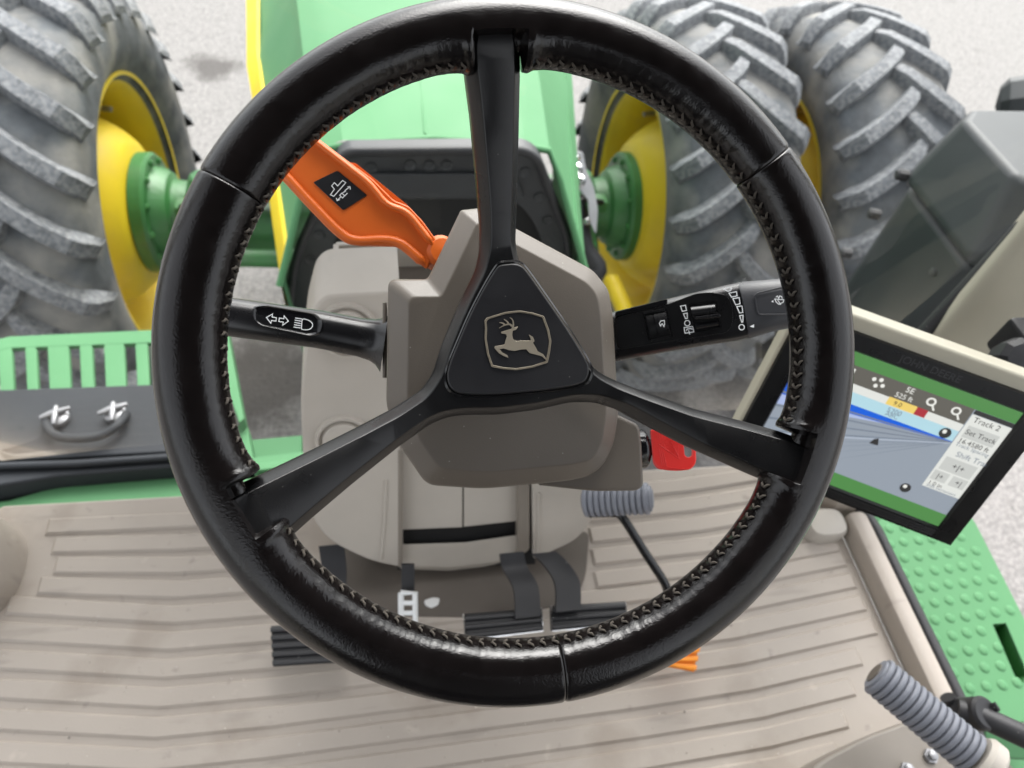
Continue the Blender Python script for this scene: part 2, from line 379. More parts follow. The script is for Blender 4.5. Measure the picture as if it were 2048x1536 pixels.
fin(bs_, 'black seal strip beside the cream pillar', 'seal')

# ================================================================== STEERING WHEEL
WN = V((0, -cos(PI_), sin(PI_))); WX = V((1, 0, 0)); WY = V((0, sin(PI_), cos(PI_)))
WC = at(1002, 700, .41) + WX*.0165 - WY*.0025
def wl(a, b, h): return WC + WX*a + WY*b + WN*h
def wab(x, y, h):
    p = onp(x, y, WC+WN*h, WN)-WC; return p.dot(WX), p.dot(WY)
def hsp(rad): return -.032+.041*max(0, min(1, (rad-.065)/.115))**1.15
def wsp(x, y):
    h = -.03
    for _ in range(6):
        a, b = wab(x, y, h); h = hsp(sqrt(a*a+b*b))
    return a, b
SW = thing('steering_wheel', 'black leather three-spoke steering wheel with grey hand stitching', 'steering wheel', WC)
RC, RX, RZ = .1858, .0187, .0172
def angp(x, y): a, b = wab(x, y, 0); return atan2(b, a)
seams = sorted([angp(443, 366), angp(1533, 325), angp(1118, 1330)])
spk = [angp(995, 110), angp(1560, 903), angp(540, 990)]
def adiff(a, b): return (a-b+pi) % (2*pi)-pi
PITCH = .0071; NST = int(2*pi*(RC-RX)/PITCH)
def rimpt(th, ps, edge=1.0):
    win = max(0, cos(ps-radians(172)))
    r = 1.0
    bulge = 0
    for s in spk:
        d = abs(adiff(th, s))*RC
        bulge = max(bulge, exp(-((max(0, d-.010))/.017)**2))
    gather = .5+.5*cos(NST*th)
    dmin = min(abs(adiff(th, q_)) for q_ in spk)*RC
    k = max(0, min(1, (.0164-dmin)/.0014)); k = k*k*(3-2*k)
    pd = math.degrees(ps) % 360
    gte = max(0, min(1, (pd-108)/12)) if pd < 250 else max(0, min(1, (310-pd)/20))
    q = -.0004*gather*win**14 + .0042*bulge*win**2 + .0010*exp(-((dmin-.0198)/.0026)**2)*gte - .0105*k*gte
    wz = max(0, cos(ps-radians(158)))**3
    q += .00022*noise.noise(V((th*120, ps*3.0, 1.3)))*wz + .00035*noise.noise(V((th*20, ps*1.5, 7.7)))*wz
    # soft flattened face
    f = lambda c, e: math.copysign(abs(c)**e, c)
    rx = RX*f(cos(ps), .92)+q*cos(ps); rz = RZ*f(sin(ps), .92)+q*sin(ps)
    rad = RC+rx*edge
    return wl(rad*cos(th), rad*sin(th), rz*edge)
rimo = thing('rim', None, None, (0, 0, 0)); del rimo
for i in range(3):
    t0, t1 = seams[i], seams[(i+1) % 3]
    if t1 < t0: t1 += 2*pi
    L = (t1-t0)*RC; ss = [0, .0003, .0007, .0012, .0018, .0026]
    n = int(L/.0011); body = [.0026+(L-.0052)*k/n for k in range(1, n)]
    ss = ss+body+[L-x for x in reversed(ss)]
    NP = 40; vs, fs = [], []
    for s in ss:
        e = min(s, L-s); ed = 1.0 if e > .0024 else .93+.07*sqrt(max(0, 1-(1-e/.0024)**2))
        for k in range(NP): vs.append(rimpt(t0+s/RC, 2*pi*k/NP, ed))
    for a in range(len(ss)-1):
        for k in range(NP): fs.append((a*NP+k, a*NP+(k+1) % NP, (a+1)*NP+(k+1) % NP, (a+1)*NP+k))
    fs.append(tuple(range(NP))); fs.append(tuple((len(ss)-1)*NP+k for k in range(NP)))
    part('leather_panel', vs, fs, 'leather', SW, 60)
# hand stitches: one little thread chevron each
svs, sfs = [], []
for sg in (1, -1):
    v_, f_ = tube_geo([V((-.0014, 0, -.0003)), V((-.0004, sg*.0012, .0006)), V((.0008, sg*.0024, .0005)), V((.0015, sg*.0032, -.0006))], [.0004, .00080, .00075, .0004], 6)
    b = len(svs); svs += v_; sfs += [tuple(b+i for i in f) for f in f_]
sme = bpy.data.meshes.new('stitch'); sme.from_pydata(svs, [], sfs); sme.materials.append(MT['thread'])
sme.polygons.foreach_set('use_smooth', [True]*len(sme.polygons))
first = True
PS = radians(167)
for k in range(NST):
    th = 2*pi*k/NST
    if min(abs(adiff(th, s)) for s in spk)*RC < .0215: continue
    p = rimpt(th, PS); tn = (rimpt(th+.004, PS)-rimpt(th-.004, PS)).normalized(); pd = (rimpt(th, PS+.06)-rimpt(th, PS-.06)).normalized(); nn = tn.cross(pd).normalized()
    if nn.dot(p-wl(RC*cos(th), RC*sin(th), 0)) < 0: nn = -nn
    yv = nn.cross(tn)
    o = bpy.data.objects.new('stitch', sme); link(o, SW)
    jit = random.uniform(-.12, .12)
    tx = (tn*cos(jit)+yv*sin(jit)); yv = nn.cross(tx)
    mm = Matrix((tx, yv, nn)).transposed().to_4x4(); mm.translation = p+nn*.0004
    o.matrix_basis = mm @ Matrix.Scale(random.uniform(.92, 1.08), 4)
# spokes and hub: one traced outline with a chamfered front, cut at the roots
outl = [(958, 78), (1030, 76), (1047, 135), (1044, 300), (1040, 420), (1038, 480), (1048, 530), (1085, 580), (1140, 655), (1178, 712), (1205, 742), (1240, 760), (1300, 783), (1400, 818), (1500, 843), (1555, 858), (1600, 880), (1606, 910), (1590, 950), (1545, 962), (1500, 946), (1400, 902), (1320, 860), (1250, 822), (1200, 806), (1150, 806), (1080, 822), (1000, 832), (940, 832), (900, 836), (865, 850), (800, 896), (700, 976), (625, 1040), (598, 1066), (560, 1070), (520, 1045), (500, 990), (500, 960), (535, 944), (620, 903), (700, 863), (790, 816), (845, 780), (868, 745), (885, 690), (905, 640), (930, 585), (955, 535), (965, 490), (965, 430), (956, 320), (945, 200), (938, 140)]
ol = rnd(outl, 14, 3)
P2 = [V(wsp(*p)) for p in ol]
P2 = [p*(1+.09*max(0, min(1, (p.length-.150)/.02))) for p in P2]
def inset(P, d):
    n = len(P); out = []
    ar = sum(P[i].x*P[(i+1) % n].y-P[(i+1) % n].x*P[i].y for i in range(n)); sg = 1 if ar > 0 else -1
    for i in range(n):
        a = (P[i]-P[i-1]); b = (P[(i+1) % n]-P[i])
        a = a.normalized() if a.length > 1e-9 else b.normalized(); b = b.normalized() if b.length > 1e-9 else a
        nb = V((-(a.y+b.y), a.x+b.x)); nb = nb.normalized()*sg
        c = max(.42, nb.dot(V((-a.y, a.x))*sg)); out.append(P[i]+nb*(d/c))
    return out
bm = bmesh.new(); rings = []
for d, dh in ((.0060, 0), (.0055, -.0003), (.0049, -.0010), (.0009, -.0105), (.0002, -.0120), (0, -.014), (.001, -.028)):
    q = inset(P2, d); rings.append([bm.verts.new(wl(p.x, p.y, hsp(o.length)+dh)) for p, o in zip(q, P2)])
n = len(P2)
for A, B in zip(rings, rings[1:]):
    for i in range(n): bm.faces.new((A[i], A[(i+1) % n], B[(i+1) % n], B[i]))
from mathutils.geometry import delaunay_2d_cdt
q0 = inset(P2, .0060)
_v, _e, _f, _ov, _oe, _of = delaunay_2d_cdt(q0, [], [list(range(n))], 1, 1e-7)
for f in _f:
    ids = [_ov[k][0] for k in f if _ov[k]]
    if len(ids) == 3 and len(set(ids)) == 3:
        for rg, sq_ in ((rings[0], ids), (rings[-1], ids[::-1])):
            try: bm.faces.new([rg[k] for k in sq_])
            except ValueError: pass
dirs = [(WX*cos(a)+WY*sin(a)) for a in spk]
for dv in dirs:
    b2 = bm.copy(); bmesh.ops.bisect_plane(b2, geom=b2.verts[:]+b2.edges[:]+b2.faces[:], plane_co=WC+dv*.088, plane_no=dv, clear_inner=True)
    bmpart('spoke', b2, 'blackp', SW, 28)
for dv in dirs: bmesh.ops.bisect_plane(bm, geom=bm.verts[:]+bm.edges[:]+bm.faces[:], plane_co=WC+dv*.088, plane_no=dv, clear_outer=True)
bmpart('hub_frame', bm, 'blackp', SW, 28)
Z3 = lambda X, Y: (850+X/4.3875, 500+Y/4.3875)
def hubp(x, y, dh): a, b = wab(x, y, -.032+dh); return wl(a, b, -.032+dh)
padz = [(730, 120), (660, 130), (612, 178), (520, 330), (400, 560), (300, 790), (222, 980), (195, 1100), (212, 1190), (262, 1240), (350, 1265), (600, 1270), (900, 1245), (1200, 1210), (1380, 1168), (1430, 1112), (1440, 1040), (1412, 955), (1250, 690), (1050, 400), (900, 190), (842, 135), (785, 118)]
pp = [Z3(*p) for p in padz]
cx = sum(p[0] for p in pp)/len(pp); cy = sum(p[1] for p in pp)/len(pp)
po = crom(pp, 3)
grow = lambda s: [(cx+(p[0]-cx)*s, cy+(p[1]-cy)*s) for p in po]
part('pad_groove', [hubp(*p, .0012) for p in grow(1.022)]+[hubp(*p, .0003) for p in grow(1.05)], [(i, (i+1) % len(po), len(po)+(i+1) % len(po), len(po)+i) for i in range(len(po))], 'gloss', SW, 60)
pad = prism('hub_pad', [hubp(*p, .0032) for p in po], -WN*.006, 'pad', SW, .0012, 3)
# emblem
emo = [(520, 618), (540, 594), (700, 545), (830, 530), (950, 550), (1045, 580), (1090, 700), (1110, 800), (1097, 900), (1078, 990), (950, 1032), (800, 1056), (680, 1046), (582, 1026), (545, 920), (522, 780), (526, 680)]
emp = [Z3(*p) for p in emo]
prism('emblem_plate', [hubp(*p, .0036) for p in rnd(emp, 2, 3)], -WN*.002, 'pad', pad, .0004, 2)
ecx = sum(p[0] for p in emp)/len(emp); ecy = sum(p[1] for p in emp)/len(emp)
sc = lambda s: [(ecx+(p[0]-ecx)*s, ecy+(p[1]-ecy)*s) for p in emp]
o1, o2 = rnd(sc(1.0), 2, 2), rnd(sc(.93), 2, 2); ne = len(o1)
omid = [((a[0]+b[0])/2, (a[1]+b[1])/2) for a, b in zip(o1, o2)]
vs = [hubp(*p, .0038) for p in o1]+[hubp(*p, .0044) for p in [((a[0]*3+b[0])/4, (a[1]*3+b[1])/4) for a, b in zip(o1, o2)]]+[hubp(*p, .0039) for p in omid]+[hubp(*p, .0044) for p in [((a[0]+b[0]*3)/4, (a[1]+b[1]*3)/4) for a, b in zip(o1, o2)]]+[hubp(*p, .0038) for p in o2]
part('emblem_border', vs, [(r*ne+i, r*ne+(i+1) % ne, (r+1)*ne+(i+1) % ne, (r+1)*ne+i) for r in range(4) for i in range(ne)], 'silver', pad, 20)
deer = [(668, 718), (672, 732), (712, 738), (719, 760), (706, 800), (700, 828), (650, 838), (610, 848), (612, 862), (650, 906), (690, 930), (732, 946), (722, 922), (680, 900), (656, 872), (690, 864), (740, 880), (790, 886), (850, 873), (890, 872), (920, 905), (985, 922), (1030, 935), (1066, 970), (1060, 946), (1037, 913), (990, 890), (970, 850), (947, 814), (962, 800), (947, 762), (912, 742), (926, 772), (930, 795), (850, 795), (800, 799), (773, 782), (766, 745), (771, 708), (800, 700), (818, 672), (786, 677), (772, 684), (760, 690), (730, 700), (690, 712)]
prism('deer', [hubp(*Z3(*p), .0045) for p in deer], -WN*.0008, 'silver', pad, .00012, 1)
def antler(pl, w0, w1):
    P = crom([V(p) for p in pl], 5, False); a = []; b = []
    for i, p in enumerate(P):
        d = (P[min(i+1, len(P)-1)]-P[max(i-1, 0)]).normalized(); m = V((-d.y, d.x)); ww = (w0+(w1-w0)*i/(len(P)-1))/2
        a.append(tuple(p+m*ww)); b.append(tuple(p-m*ww))
    return a+b[::-1]
for pl in ([(768, 690), (776, 655), (770, 615), (745, 592)], [(764, 668), (745, 652), (712, 655), (680, 668), (651, 686)], [(735, 652), (722, 628), (694, 608)], [(700, 657), (684, 642), (654, 636)]):
    prism('antler', [hubp(*Z3(*p), .0045) for p in antler(pl, 17, 5)], -WN*.0008, 'silver', pad, 0)

# ================================================================== STEERING COLUMN SHROUD
SH0 = -.088
def shp(x, y, h): return onp(x, y, WC+WN*h, WN)
Z6 = lambda X, Y: (700+X/2.0477, 400+Y/2.0477)
shz = [(455, 38, 8), (545, 28, 8), (610, 75, 10), (1000, 285, 30), (1064, 365, 30), (1082, 480, 30), (1104, 880, 30), (1085, 1000, 30), (1045, 1085, 30), (990, 1132, 30), (900, 1152, 30), (550, 1186, 60), (315, 1170, 40), (205, 1010, 30), (148, 840, 30), (156, 322, 34), (318, 322, 16), (345, 268, 16)]
shr_ = [p[2]/2.0477*.00036 for p in shz]
SHR = thing('column_shroud', 'taupe plastic steering column shroud behind the wheel hub', 'shroud', WC+WN*-.16)
A2 = [V(wab(*Z6(p[0], p[1]), SH0)) for p in shz]
bm = bmesh.new(); rings = []
for d, dh in ((.0150, .0135), (.0140, .0133), (.0130, .0126), (.0035, .0012), (.0022, .0003), (.0008, -.0012), (0, -.003), (.003, -.05), (.010, -.085)):
    q = rnd(inset(A2, d), shr_, 5); rings.append([bm.verts.new(wl(p[0], p[1], SH0+dh)) for p in q])
n = len(rings[0])
for A, B in zip(rings, rings[1:]):
    for i in range(n): bm.faces.new((A[i], A[(i+1) % n], B[(i+1) % n], B[i]))
f1 = bm.faces.new(rings[0]); f2 = bm.faces.new(rings[-1][::-1]); bmesh.ops.triangulate(bm, faces=[f1, f2])
bmpart('front_cover', bm, 'taupe', SHR, 30)
lobe = rnd([Z6(*p) for p in ((980, 860), (1108, 885), (1188, 922), (1198, 1000), (1206, 1170), (1180, 1194), (1000, 1196), (780, 1172), (800, 1000))], [0, 0, 12, 10, 8, 10, 20, 0, 0], 4)
prism('ignition_housing', [shp(*p, SH0-.012) for p in lobe], -WN*.06+WY*.004, 'taupe', SHR, .003, 3)
# flange where the left stalk comes out
fl_ = [Z6(*p) for p in ((133, 420), (150, 418), (152, 730), (133, 728))]
prism('stalk_collar', [shp(*p, SH0-.018) for p in fl_], -WN*.045, 'taupe', SHR, .002, 2)
# column sleeve going down into the console
st = []
for t in (0, .3, .7, 1): st.append((WC+WN*(-.15-.13*t)+WY*-.01*t, WX*(.062-.006*t), WY*(.072-.01*t), 3))
loft('column_sleeve', st, 'beige', SHR, 32, 3)

# ------------------------------------------------------------------ ignition key
KD = .535
kN = (CAM-at(1340, 900, KD)).normalized()*.96+WN*.1; kN.normalize()
KP = at(1340, 900, KD)
kp = lambda x, y, o=0: onp(x, y, KP+kN*o, kN)
Zk = lambda X, Y: (1270+X/10.24, 830+Y/10.24)
KEY = thing('ignition_key', 'red plastic ignition key in the right side of the steering column', 'key', KP)
ko = rnd([Zk(*p) for p in ((305, 300), (1230, 260), (1258, 980), (1150, 1120), (820, 1150), (450, 1110), (365, 990))], [5, 8, 10, 8, 10, 8, 8], 4)
kh = rnd([Zk(*p) for p in ((985, 420), (1150, 420), (1170, 840), (1090, 875), (1020, 830))], 5, 3)
# bow with its slot: outer ring stitched to the slot by a cut
import itertools
bm = bmesh.new()
def loopedges(pts):
    v = [bm.verts.new(p) for p in pts]; return [bm.edges.new((v[i], v[(i+1) % len(v)])) for i in range(len(v))]
ee = loopedges([kp(*p, .003) for p in ko])+loopedges([kp(*p, .003) for p in kh])
bmesh.ops.triangle_fill(bm, edges=ee, use_beauty=True)
gg = bmesh.ops.extrude_face_region(bm, geom=bm.faces[:])
for e in gg['geom']:
    if isinstance(e, bmesh.types.BMVert): e.co -= kN*.007
be = [e for e in bm.edges if len(e.link_faces) == 2 and e.calc_face_angle(0) > 1.0]
bmesh.ops.bevel(bm, geom=be, offset=.0012, segments=2, affect='EDGES', profile=.5)
bow = bmpart('key_bow', bm, 'red', KEY, 40, True)
tri = rnd([Zk(*p) for p in ((480, 590), (690, 440), (920, 905))], 1.5, 2)
def ridge(name, pl, closed, r):
    P = [kp(*p, .0031) for p in pl]
    if closed: P = P+[P[0]]
    return tube(name, P, r, 'red', bow, 5)
ridge('raised_triangle', tri, True, .00028)
for q in ([(440, 350), (470, 500)], [(490, 370), (510, 520)], [(545, 390), (555, 470)], [(490, 690), (560, 1040)], [(540, 720), (600, 1045)], [(580, 740), (650, 1060)], [(650, 1060), (900, 1100), (1150, 1090)]): ridge('raised_line', [Zk(*p) for p in q], False, .00026)
def kmat(X, Y, rotdeg):
    c = kp(*Zk(X, Y), .0031); ux = (kp(*Zk(X+10, Y), .0031)-c).normalized(); uy = kN.cross(ux)
    a = radians(rotdeg); x2 = ux*cos(a)+uy*sin(a); y2 = -ux*sin(a)+uy*cos(a)
    m = Matrix((x2, y2, kN)).transposed().to_4x4(); m.translation = c; return m
textpart('stop_lettering', 'STOP', .0042, kmat(745, 640, -80), 'red', bow, .0003)
for q in ([(545, 575), (545, 625)], [(580, 545), (620, 690)], [(620, 560), (690, 550)], [(625, 610), (695, 600)], [(630, 660), (700, 660)], [(810, 560), (850, 590)], [(820, 640), (850, 680)], [(830, 720), (870, 820)], [(880, 600), (890, 820)]): ridge('raised_mark', [Zk(*p) for p in q], False, .0002)
cyl = at(1286, 900, KD)
ax = (at(1330, 896, KD)-cyl).normalized()
prism('key_blade', [kp(*Zk(*p), -.0002) for p in ((300, 480), (380, 470), (390, 760), (310, 760))], -kN*.0022, 'mgrey', KEY, .0004)
IG = lathe('ignition_switch', [(-.02, .0150), (.001, .0150), (.0035, .0135), (.0062, .008), (.0065, 0)], at(1284, 898, KD+.012), ax, 'gloss', None, 28)
fin(IG, 'round black ignition switch that the red key sits in', 'switch')

# ================================================================== LEFT STALK (indicator)
LS = thing('indicator_stalk', 'black round indicator stalk with arrow and headlamp symbols left of the column', 'stalk', at(760, 680, .5))
D0, D1 = .515, .492
ctr = [(768, 688, D0), (757, 683, D0), (745, 680, D0), (720, 675, D0-.002), (640, 659, D0-.008), (560, 648, D0-.014), (440, 631, D1), (330, 618, D1-.004)]
hwp = [57, 47, 42, 38.5, 38, 38.5, 39, 38]
C_ = [at(x, y, d) for x, y, d in ctr]
axs = (C_[-1]-C_[3]).normalized()
tocam = (CAM-C_[4]); tocam = (tocam-axs*tocam.dot(axs)).normalized(); sid = axs.cross(tocam)
loft('stalk_body', [(c, tocam*(h/FP*d[2])*.86, sid*(h/FP*d[2])) for c, h, d in zip(C_, hwp, ctr)], 'satin', LS, 36, 2.2, 60)
SPO = at(577, 643, .5)+tocam*0
SPN = tocam
surf = C_[5]+(C_[4]-C_[5])*.25+tocam*(.0117)
sp = lambda x, y, o=0: onp(x, y, surf+SPN*o, SPN)
win = rnd([(506, 614), (528, 610), (632, 628), (647, 644), (640, 668), (622, 672), (522, 651), (507, 640)], 8, 3)
wcx = sum(p[0] for p in win)/len(win); wcy = sum(p[1] for p in win)/len(win)
wsc = lambda s: [(wcx+(p[0]-wcx)*s, wcy+(p[1]-wcy)*(s-(1-s)*.6)) for p in win]
nw = len(win)
vs = [sp(*p, .0002) for p in wsc(1.02)]+[sp(*p, .0013) for p in wsc(.985)]+[sp(*p, .0010) for p in wsc(.955)]+[sp(*p, .0001) for p in wsc(.90)]
part('symbol_window', vs, [(r*nw+i, r*nw+(i+1) % nw, (r+1)*nw+(i+1) % nw, (r+1)*nw+i) for r in range(3) for i in range(nw)]+[tuple(3*nw+i for i in range(nw))], 'gloss', LS, 35)
Zs = lambda X, Y: (500+X/7.314, 580+Y/7.314)
mps = lambda x, y: sp(x, y, .0007)
arr1 = [(240, 402), (330, 350), (322, 395), (385, 405), (380, 455), (315, 445), (305, 488)]
arr2 = [(562, 455), (500, 378), (495, 420), (430, 410), (422, 460), (487, 470), (478, 515)]
hl = [(770, 428), (850, 440), (905, 480), (915, 525), (880, 570), (820, 582), (758, 572), (755, 520)]
beams = [([(660, 408), (762, 424)], 0), ([(655, 440), (750, 456)], 0), ([(650, 474), (742, 490)], 0), ([(645, 508), (740, 522)], 0), ([(636, 540), (740, 556)], 0)]
ribbons('symbol', [([Zs(*p) for p in arr1], 1), ([Zs(*p) for p in arr2], 1), ([tuple(p) for p in crom([Zs(*p) for p in hl], 4)], 1)]+[([Zs(*p) for p in l], 0) for l, _ in beams], 1.75, mps, 'ink', LS)

# ================================================================== RIGHT STALK (wipers)
RS = thing('wiper_stalk', 'wide black wiper stalk with two rocker switches and a grey twist end', 'stalk', at(1240, 668, .5))
rc = [(1130, 692, .545), (1236, 672, .536), (1330, 652, .531), (1420, 634, .526), (1462, 626, .524), (1492, 619, .522)]
rh = [49, 49, 52, 55, 57, 56]
C2 = [at(*c) for c in rc]; ax2 = (C2[-1]-C2[1]).normalized(); tc2 = (CAM-C2[3]); tc2 = (tc2-ax2*tc2.dot(ax2)).normalized(); sd2 = ax2.cross(tc2)
loft('stalk_body', [(c, tc2*.0125, sd2*(h/FP*q[2]), 3.2) for c, h, q in zip(C2, rh, rc)], 'satin', RS, 44, 3.2, 50)
ec = [(1482, 622, .5225), (1486, 621, .5225), (1540, 611, .5195), (1600, 603, .517), (1640, 597, .515)]; eh = [56, 57.5, 52, 49, 45]
loft('twist_end', [(at(*c), tc2*(.0150 if i else .0145), sd2*(h/FP*c[2]), 2.6) for i, (c, h) in enumerate(zip(ec, eh))], 'stalk2', RS, 44, 2.6, 50)
s2 = C2[3]+tc2*.0125
rp_ = lambda x, y, o=0: onp(x, y, s2+tc2*o, tc2)
Zw = lambda X, Y: (1230+X/5.535, 550+Y/5.535)
def plate(name, poly, o, th, mat, parent, bev=.0006, r=3): return prism(name, [rp_(*p, o) for p in rnd([Zw(*p) for p in poly], r, 4)], -tc2*th, mat, parent, bev, 2)
# raised face panel and upper step
plate('face_panel', [(0, 470), (560, 330), (900, 200), (1080, 188), (1240, 220), (1300, 330), (1310, 480), (1290, 580), (1230, 640), (900, 690), (500, 750), (20, 830)], .0006, .004, 'blackp', RS, .0008, 12)
def frame(name, poly, o, mat, parent, sgrow=1.18):
    P = rnd([Zw(*p) for p in poly], 2, 2); mx = sum(p[0] for p in P)/len(P); my = sum(p[1] for p in P)/len(P); n = len(P)
    big = [(mx+(p[0]-mx)*sgrow, my+(p[1]-my)*sgrow) for p in P]
    vs = [rp_(*p, o-.0012) for p in big]+[rp_(*p, o+.0008) for p in big]+[rp_(*p, o+.0008) for p in P]+[rp_(*p, o-.0012) for p in P]
    part(name, vs, [(r*n+i, r*n+(i+1) % n, (r+1)*n+(i+1) % n, (r+1)*n+i) for r in range(3) for i in range(n)]+[tuple(3*n+i for i in range(n))], mat, parent, 30)
frame('switch_well', [(325, 440), (565, 400), (625, 670), (375, 712)], .0012, 'gloss', RS, 1.10)
rk = thing  # alias unused
def rocker(name, poly, mat, hgt, parent):
    q = [Zw(*p) for p in poly]; a, b, c, d = [V(p) for p in q]; vs = []; n = 7
    for i in range(n):
        t = i/(n-1); l = a*(1-t)+d*t; r_ = b*(1-t)+c*t; o = .0012+hgt*(sin(pi*min(.98, max(.02, t)))**.6)
        vs += [rp_(*l, o-.006), rp_(*l, o), rp_(*r_, o), rp_(*r_, o-.006)]
    fs = [(i*4+k, i*4+k+1, i*4+5+k, i*4+4+k) for i in range(n-1) for k in range(3)]+[(0, 1, 2, 3), ((n-1)*4+3, (n-1)*4+2, (n-1)*4+1, (n-1)*4)]
    return part(name, vs, fs, mat, parent, 40)
rocker('rocker_switch', [(345, 455), (415, 440), (475, 668), (400, 690)], 'blackp', .0028, RS)
rocker('rocker_switch', [(425, 438), (560, 412), (615, 650), (485, 665)], 'satin', .0030, RS)
plate('switch_lip', [(320, 405), (548, 370), (552, 395), (322, 432)], .0025, .004, 'blackp', RS, .0006, 2)
plate('switch_lip', [(400, 715), (622, 668), (626, 690), (405, 742)], .0025, .004, 'blackp', RS, .0006, 2)
frame('slider_well', [(822, 325), (1110, 285), (1172, 575), (895, 628)], .0012, 'gloss', RS, 1.05)
rocker('slider_roller', [(835, 350), (1100, 318), (1135, 440), (870, 470)], 'satin', .0035, RS)
rocker('slider_roller', [(890, 540), (1140, 500), (1145, 560), (905, 605)], 'satin', .0022, RS)
prism('slider_fin', [rp_(*Zw(*p), .0062) for p in ((880, 462), (1150, 425), (1172, 445), (1165, 470), (890, 490))], -tc2*.007, 'satin', RS, .0008, 2)
plate('top_step', [(0, 408), (560, 268), (585, 275), (575, 318), (540, 335), (0, 465)], .0004, .004, 'gloss', RS, .0005, 6)
mpw = lambda x, y: rp_(x, y, .0016)
Lw = lambda pts: [Zw(*p) for p in pts]
ribbons('wiper_symbol', [(Lw([(725, 345), (780, 335), (792, 392), (745, 402)]), 1), (Lw([(758, 430), (800, 422), (800, 480), (780, 483)]), 1), (Lw(circ2(800, 533, 30, 16)), 1), (Lw([(765, 582), (860, 570), (872, 630), (775, 645)]), 1), (Lw([(790, 618), (800, 598), (845, 592), (855, 605)]), 0), (Lw([(815, 612), (828, 660)]), 0)], 1.7, mpw, 'ink', RS)
ribbons('switch_symbol', [(Lw([(490, 535), (508, 508), (545, 503), (550, 548), (540, 560)]), 0), (Lw([(490, 535), (505, 565), (515, 545), (525, 540), (532, 555), (545, 577)]), 0)], 1.7, lambda x, y: rp_(x, y, .0044), 'ink', RS)
edge = lambda x, y: rp_(x, y, -.0003)
ribbons('dial_symbol', [(Lw([(1262, 200), (1345, 185), (1352, 230), (1290, 245)]), 1), (Lw([(1305, 262), (1375, 250), (1385, 318), (1335, 330)]), 1), (Lw([(1348, 350), (1405, 342), (1415, 415), (1378, 420)]), 1), (Lw([(1380, 450), (1418, 445), (1415, 520), (1402, 522)]), 1), (Lw(circ2(1402, 578, 30, 16)), 1), (Lw([(1205, 158), (1245, 140), (1290, 145), (1280, 170), (1250, 180)]), 1)], 1.8, lambda x, y: rp_(x, y, .0022), 'ink', RS)
tecap = lambda x, y: rp_(x, y, .0045)
ribbons('twist_symbol', [(Lw([(1492, 570), (1540, 545), (1538, 585)]), 'fill'), (Lw([(1730, 295), (1752, 278), (1754, 305)]), 'fill'), (Lw([(1768, 265), (1870, 275), (1862, 300), (1815, 325), (1785, 300)]), 1), (Lw([(1800, 275), (1835, 330)]), 0), (Lw([(1780, 245), (1800, 232), (1812, 262), (1822, 232), (1845, 238), (1850, 262)]), 0)], 1.5, tecap, 'ink', RS)
tp = [Zw(*p) for p in ((1880, 130), (1580, 200), (1545, 230), (1575, 410), (1600, 440), (1960, 435))]
tube('twist_panel_edge', [rp_(*p, .0030) for p in rnd(tp, 6, 4, False)], .0006, 'stalk2', RS, 6)

# ================================================================== ORANGE LEVER
Zo = lambda X, Y: (450+X/3.0717, 200+Y/3.0717)
OH = -.118
# lever blade lies in a plane through the column, tipped towards the driver at its free end
oP = WC+WN*OH; oN = (WN+WX*-.10+WY*-.12).normalized()
lvp = lambda x, y, o=0: onp(x, y, oP+oN*o, oN)
OL = thing('orange_shift_lever', 'orange drive lever with a black symbol plate left of the column', 'lever', lvp(860, 500))
blade = [(470, 150), (520, 195), (752, 372), (905, 485), (1035, 615), (1128, 652), (1215, 745), (1300, 862), (1262, 985), (1238, 1042), (1170, 985), (1090, 925), (1050, 898), (810, 892), (700, 840), (315, 415), (230, 330)]
prism('blade', [lvp(*p) for p in rnd([Zo(*p) for p in blade], 6, 3)], -oN*.012, 'orange', OL, .0022, 4)
def rail(name, ctrl, w0, h, o0=0.0):
    P = crom([V(Zo(*p)) for p in ctrl], 5, False); n = len(P); vs, fs = [], []
    for i, p in enumerate(P):
        d = (P[min(i+1, n-1)]-P[max(i-1, 0)]).normalized(); m = V((-d.y, d.x)); k = sin(pi*min(1, (i+.5)/n*6)/2)*min(1, (n-i)/3)
        for s, hh in ((-1, -.003), (-.75, h*.75), (-.3, h), (.3, h), (.75, h*.75), (1, -.003)):
            q = p+m*s*w0*k; vs.append(lvp(q.x, q.y, o0+(hh*k if hh > 0 else hh)))
    for i in range(n-1):
        for k in range(5): fs.append((i*6+k, i*6+k+1, i*6+7+k, i*6+6+k))
    return part(name, vs, fs, 'orange', OL, 60)
rail('upper_ridge', [(470, 185), (520, 228), (740, 398), (880, 510), (990, 635), (1110, 690), (1200, 790), (1275, 890)], 8, .0048)
rail('lower_ridge', [(270, 350), (335, 425), (560, 668), (715, 820), (810, 862), (960, 858), (1060, 872), (1140, 925), (1230, 1010)], 11, .0042)
prism('side_flange', [lvp(*p, -.004) for p in rnd([Zo(*p) for p in ((700, 340), (760, 383), (800, 386), (930, 490), (1128, 650), (1100, 700), (900, 560))], 4, 3)], -oN*.014, 'orange', OL, .002, 3)
lathe('pivot_boss', [(-.016, .012), (0, .012), (.004, .009), (.005, 0)], lvp(*Zo(1330, 930), -.004), (WN+WX*.2).normalized(), 'orange', OL, 20)
pl4 = [(540, 505), (690, 432), (874, 585), (725, 678)]
ip = prism('symbol_plate', [lvp(*p, .0010) for p in rnd([Zo(*p) for p in pl4], 4, 4)], -oN*.003, 'pad', OL, .0004, 2)
mpo = lambda x, y: lvp(x, y, .0015)
Lo = lambda pts: [Zo(*p) for p in pts]
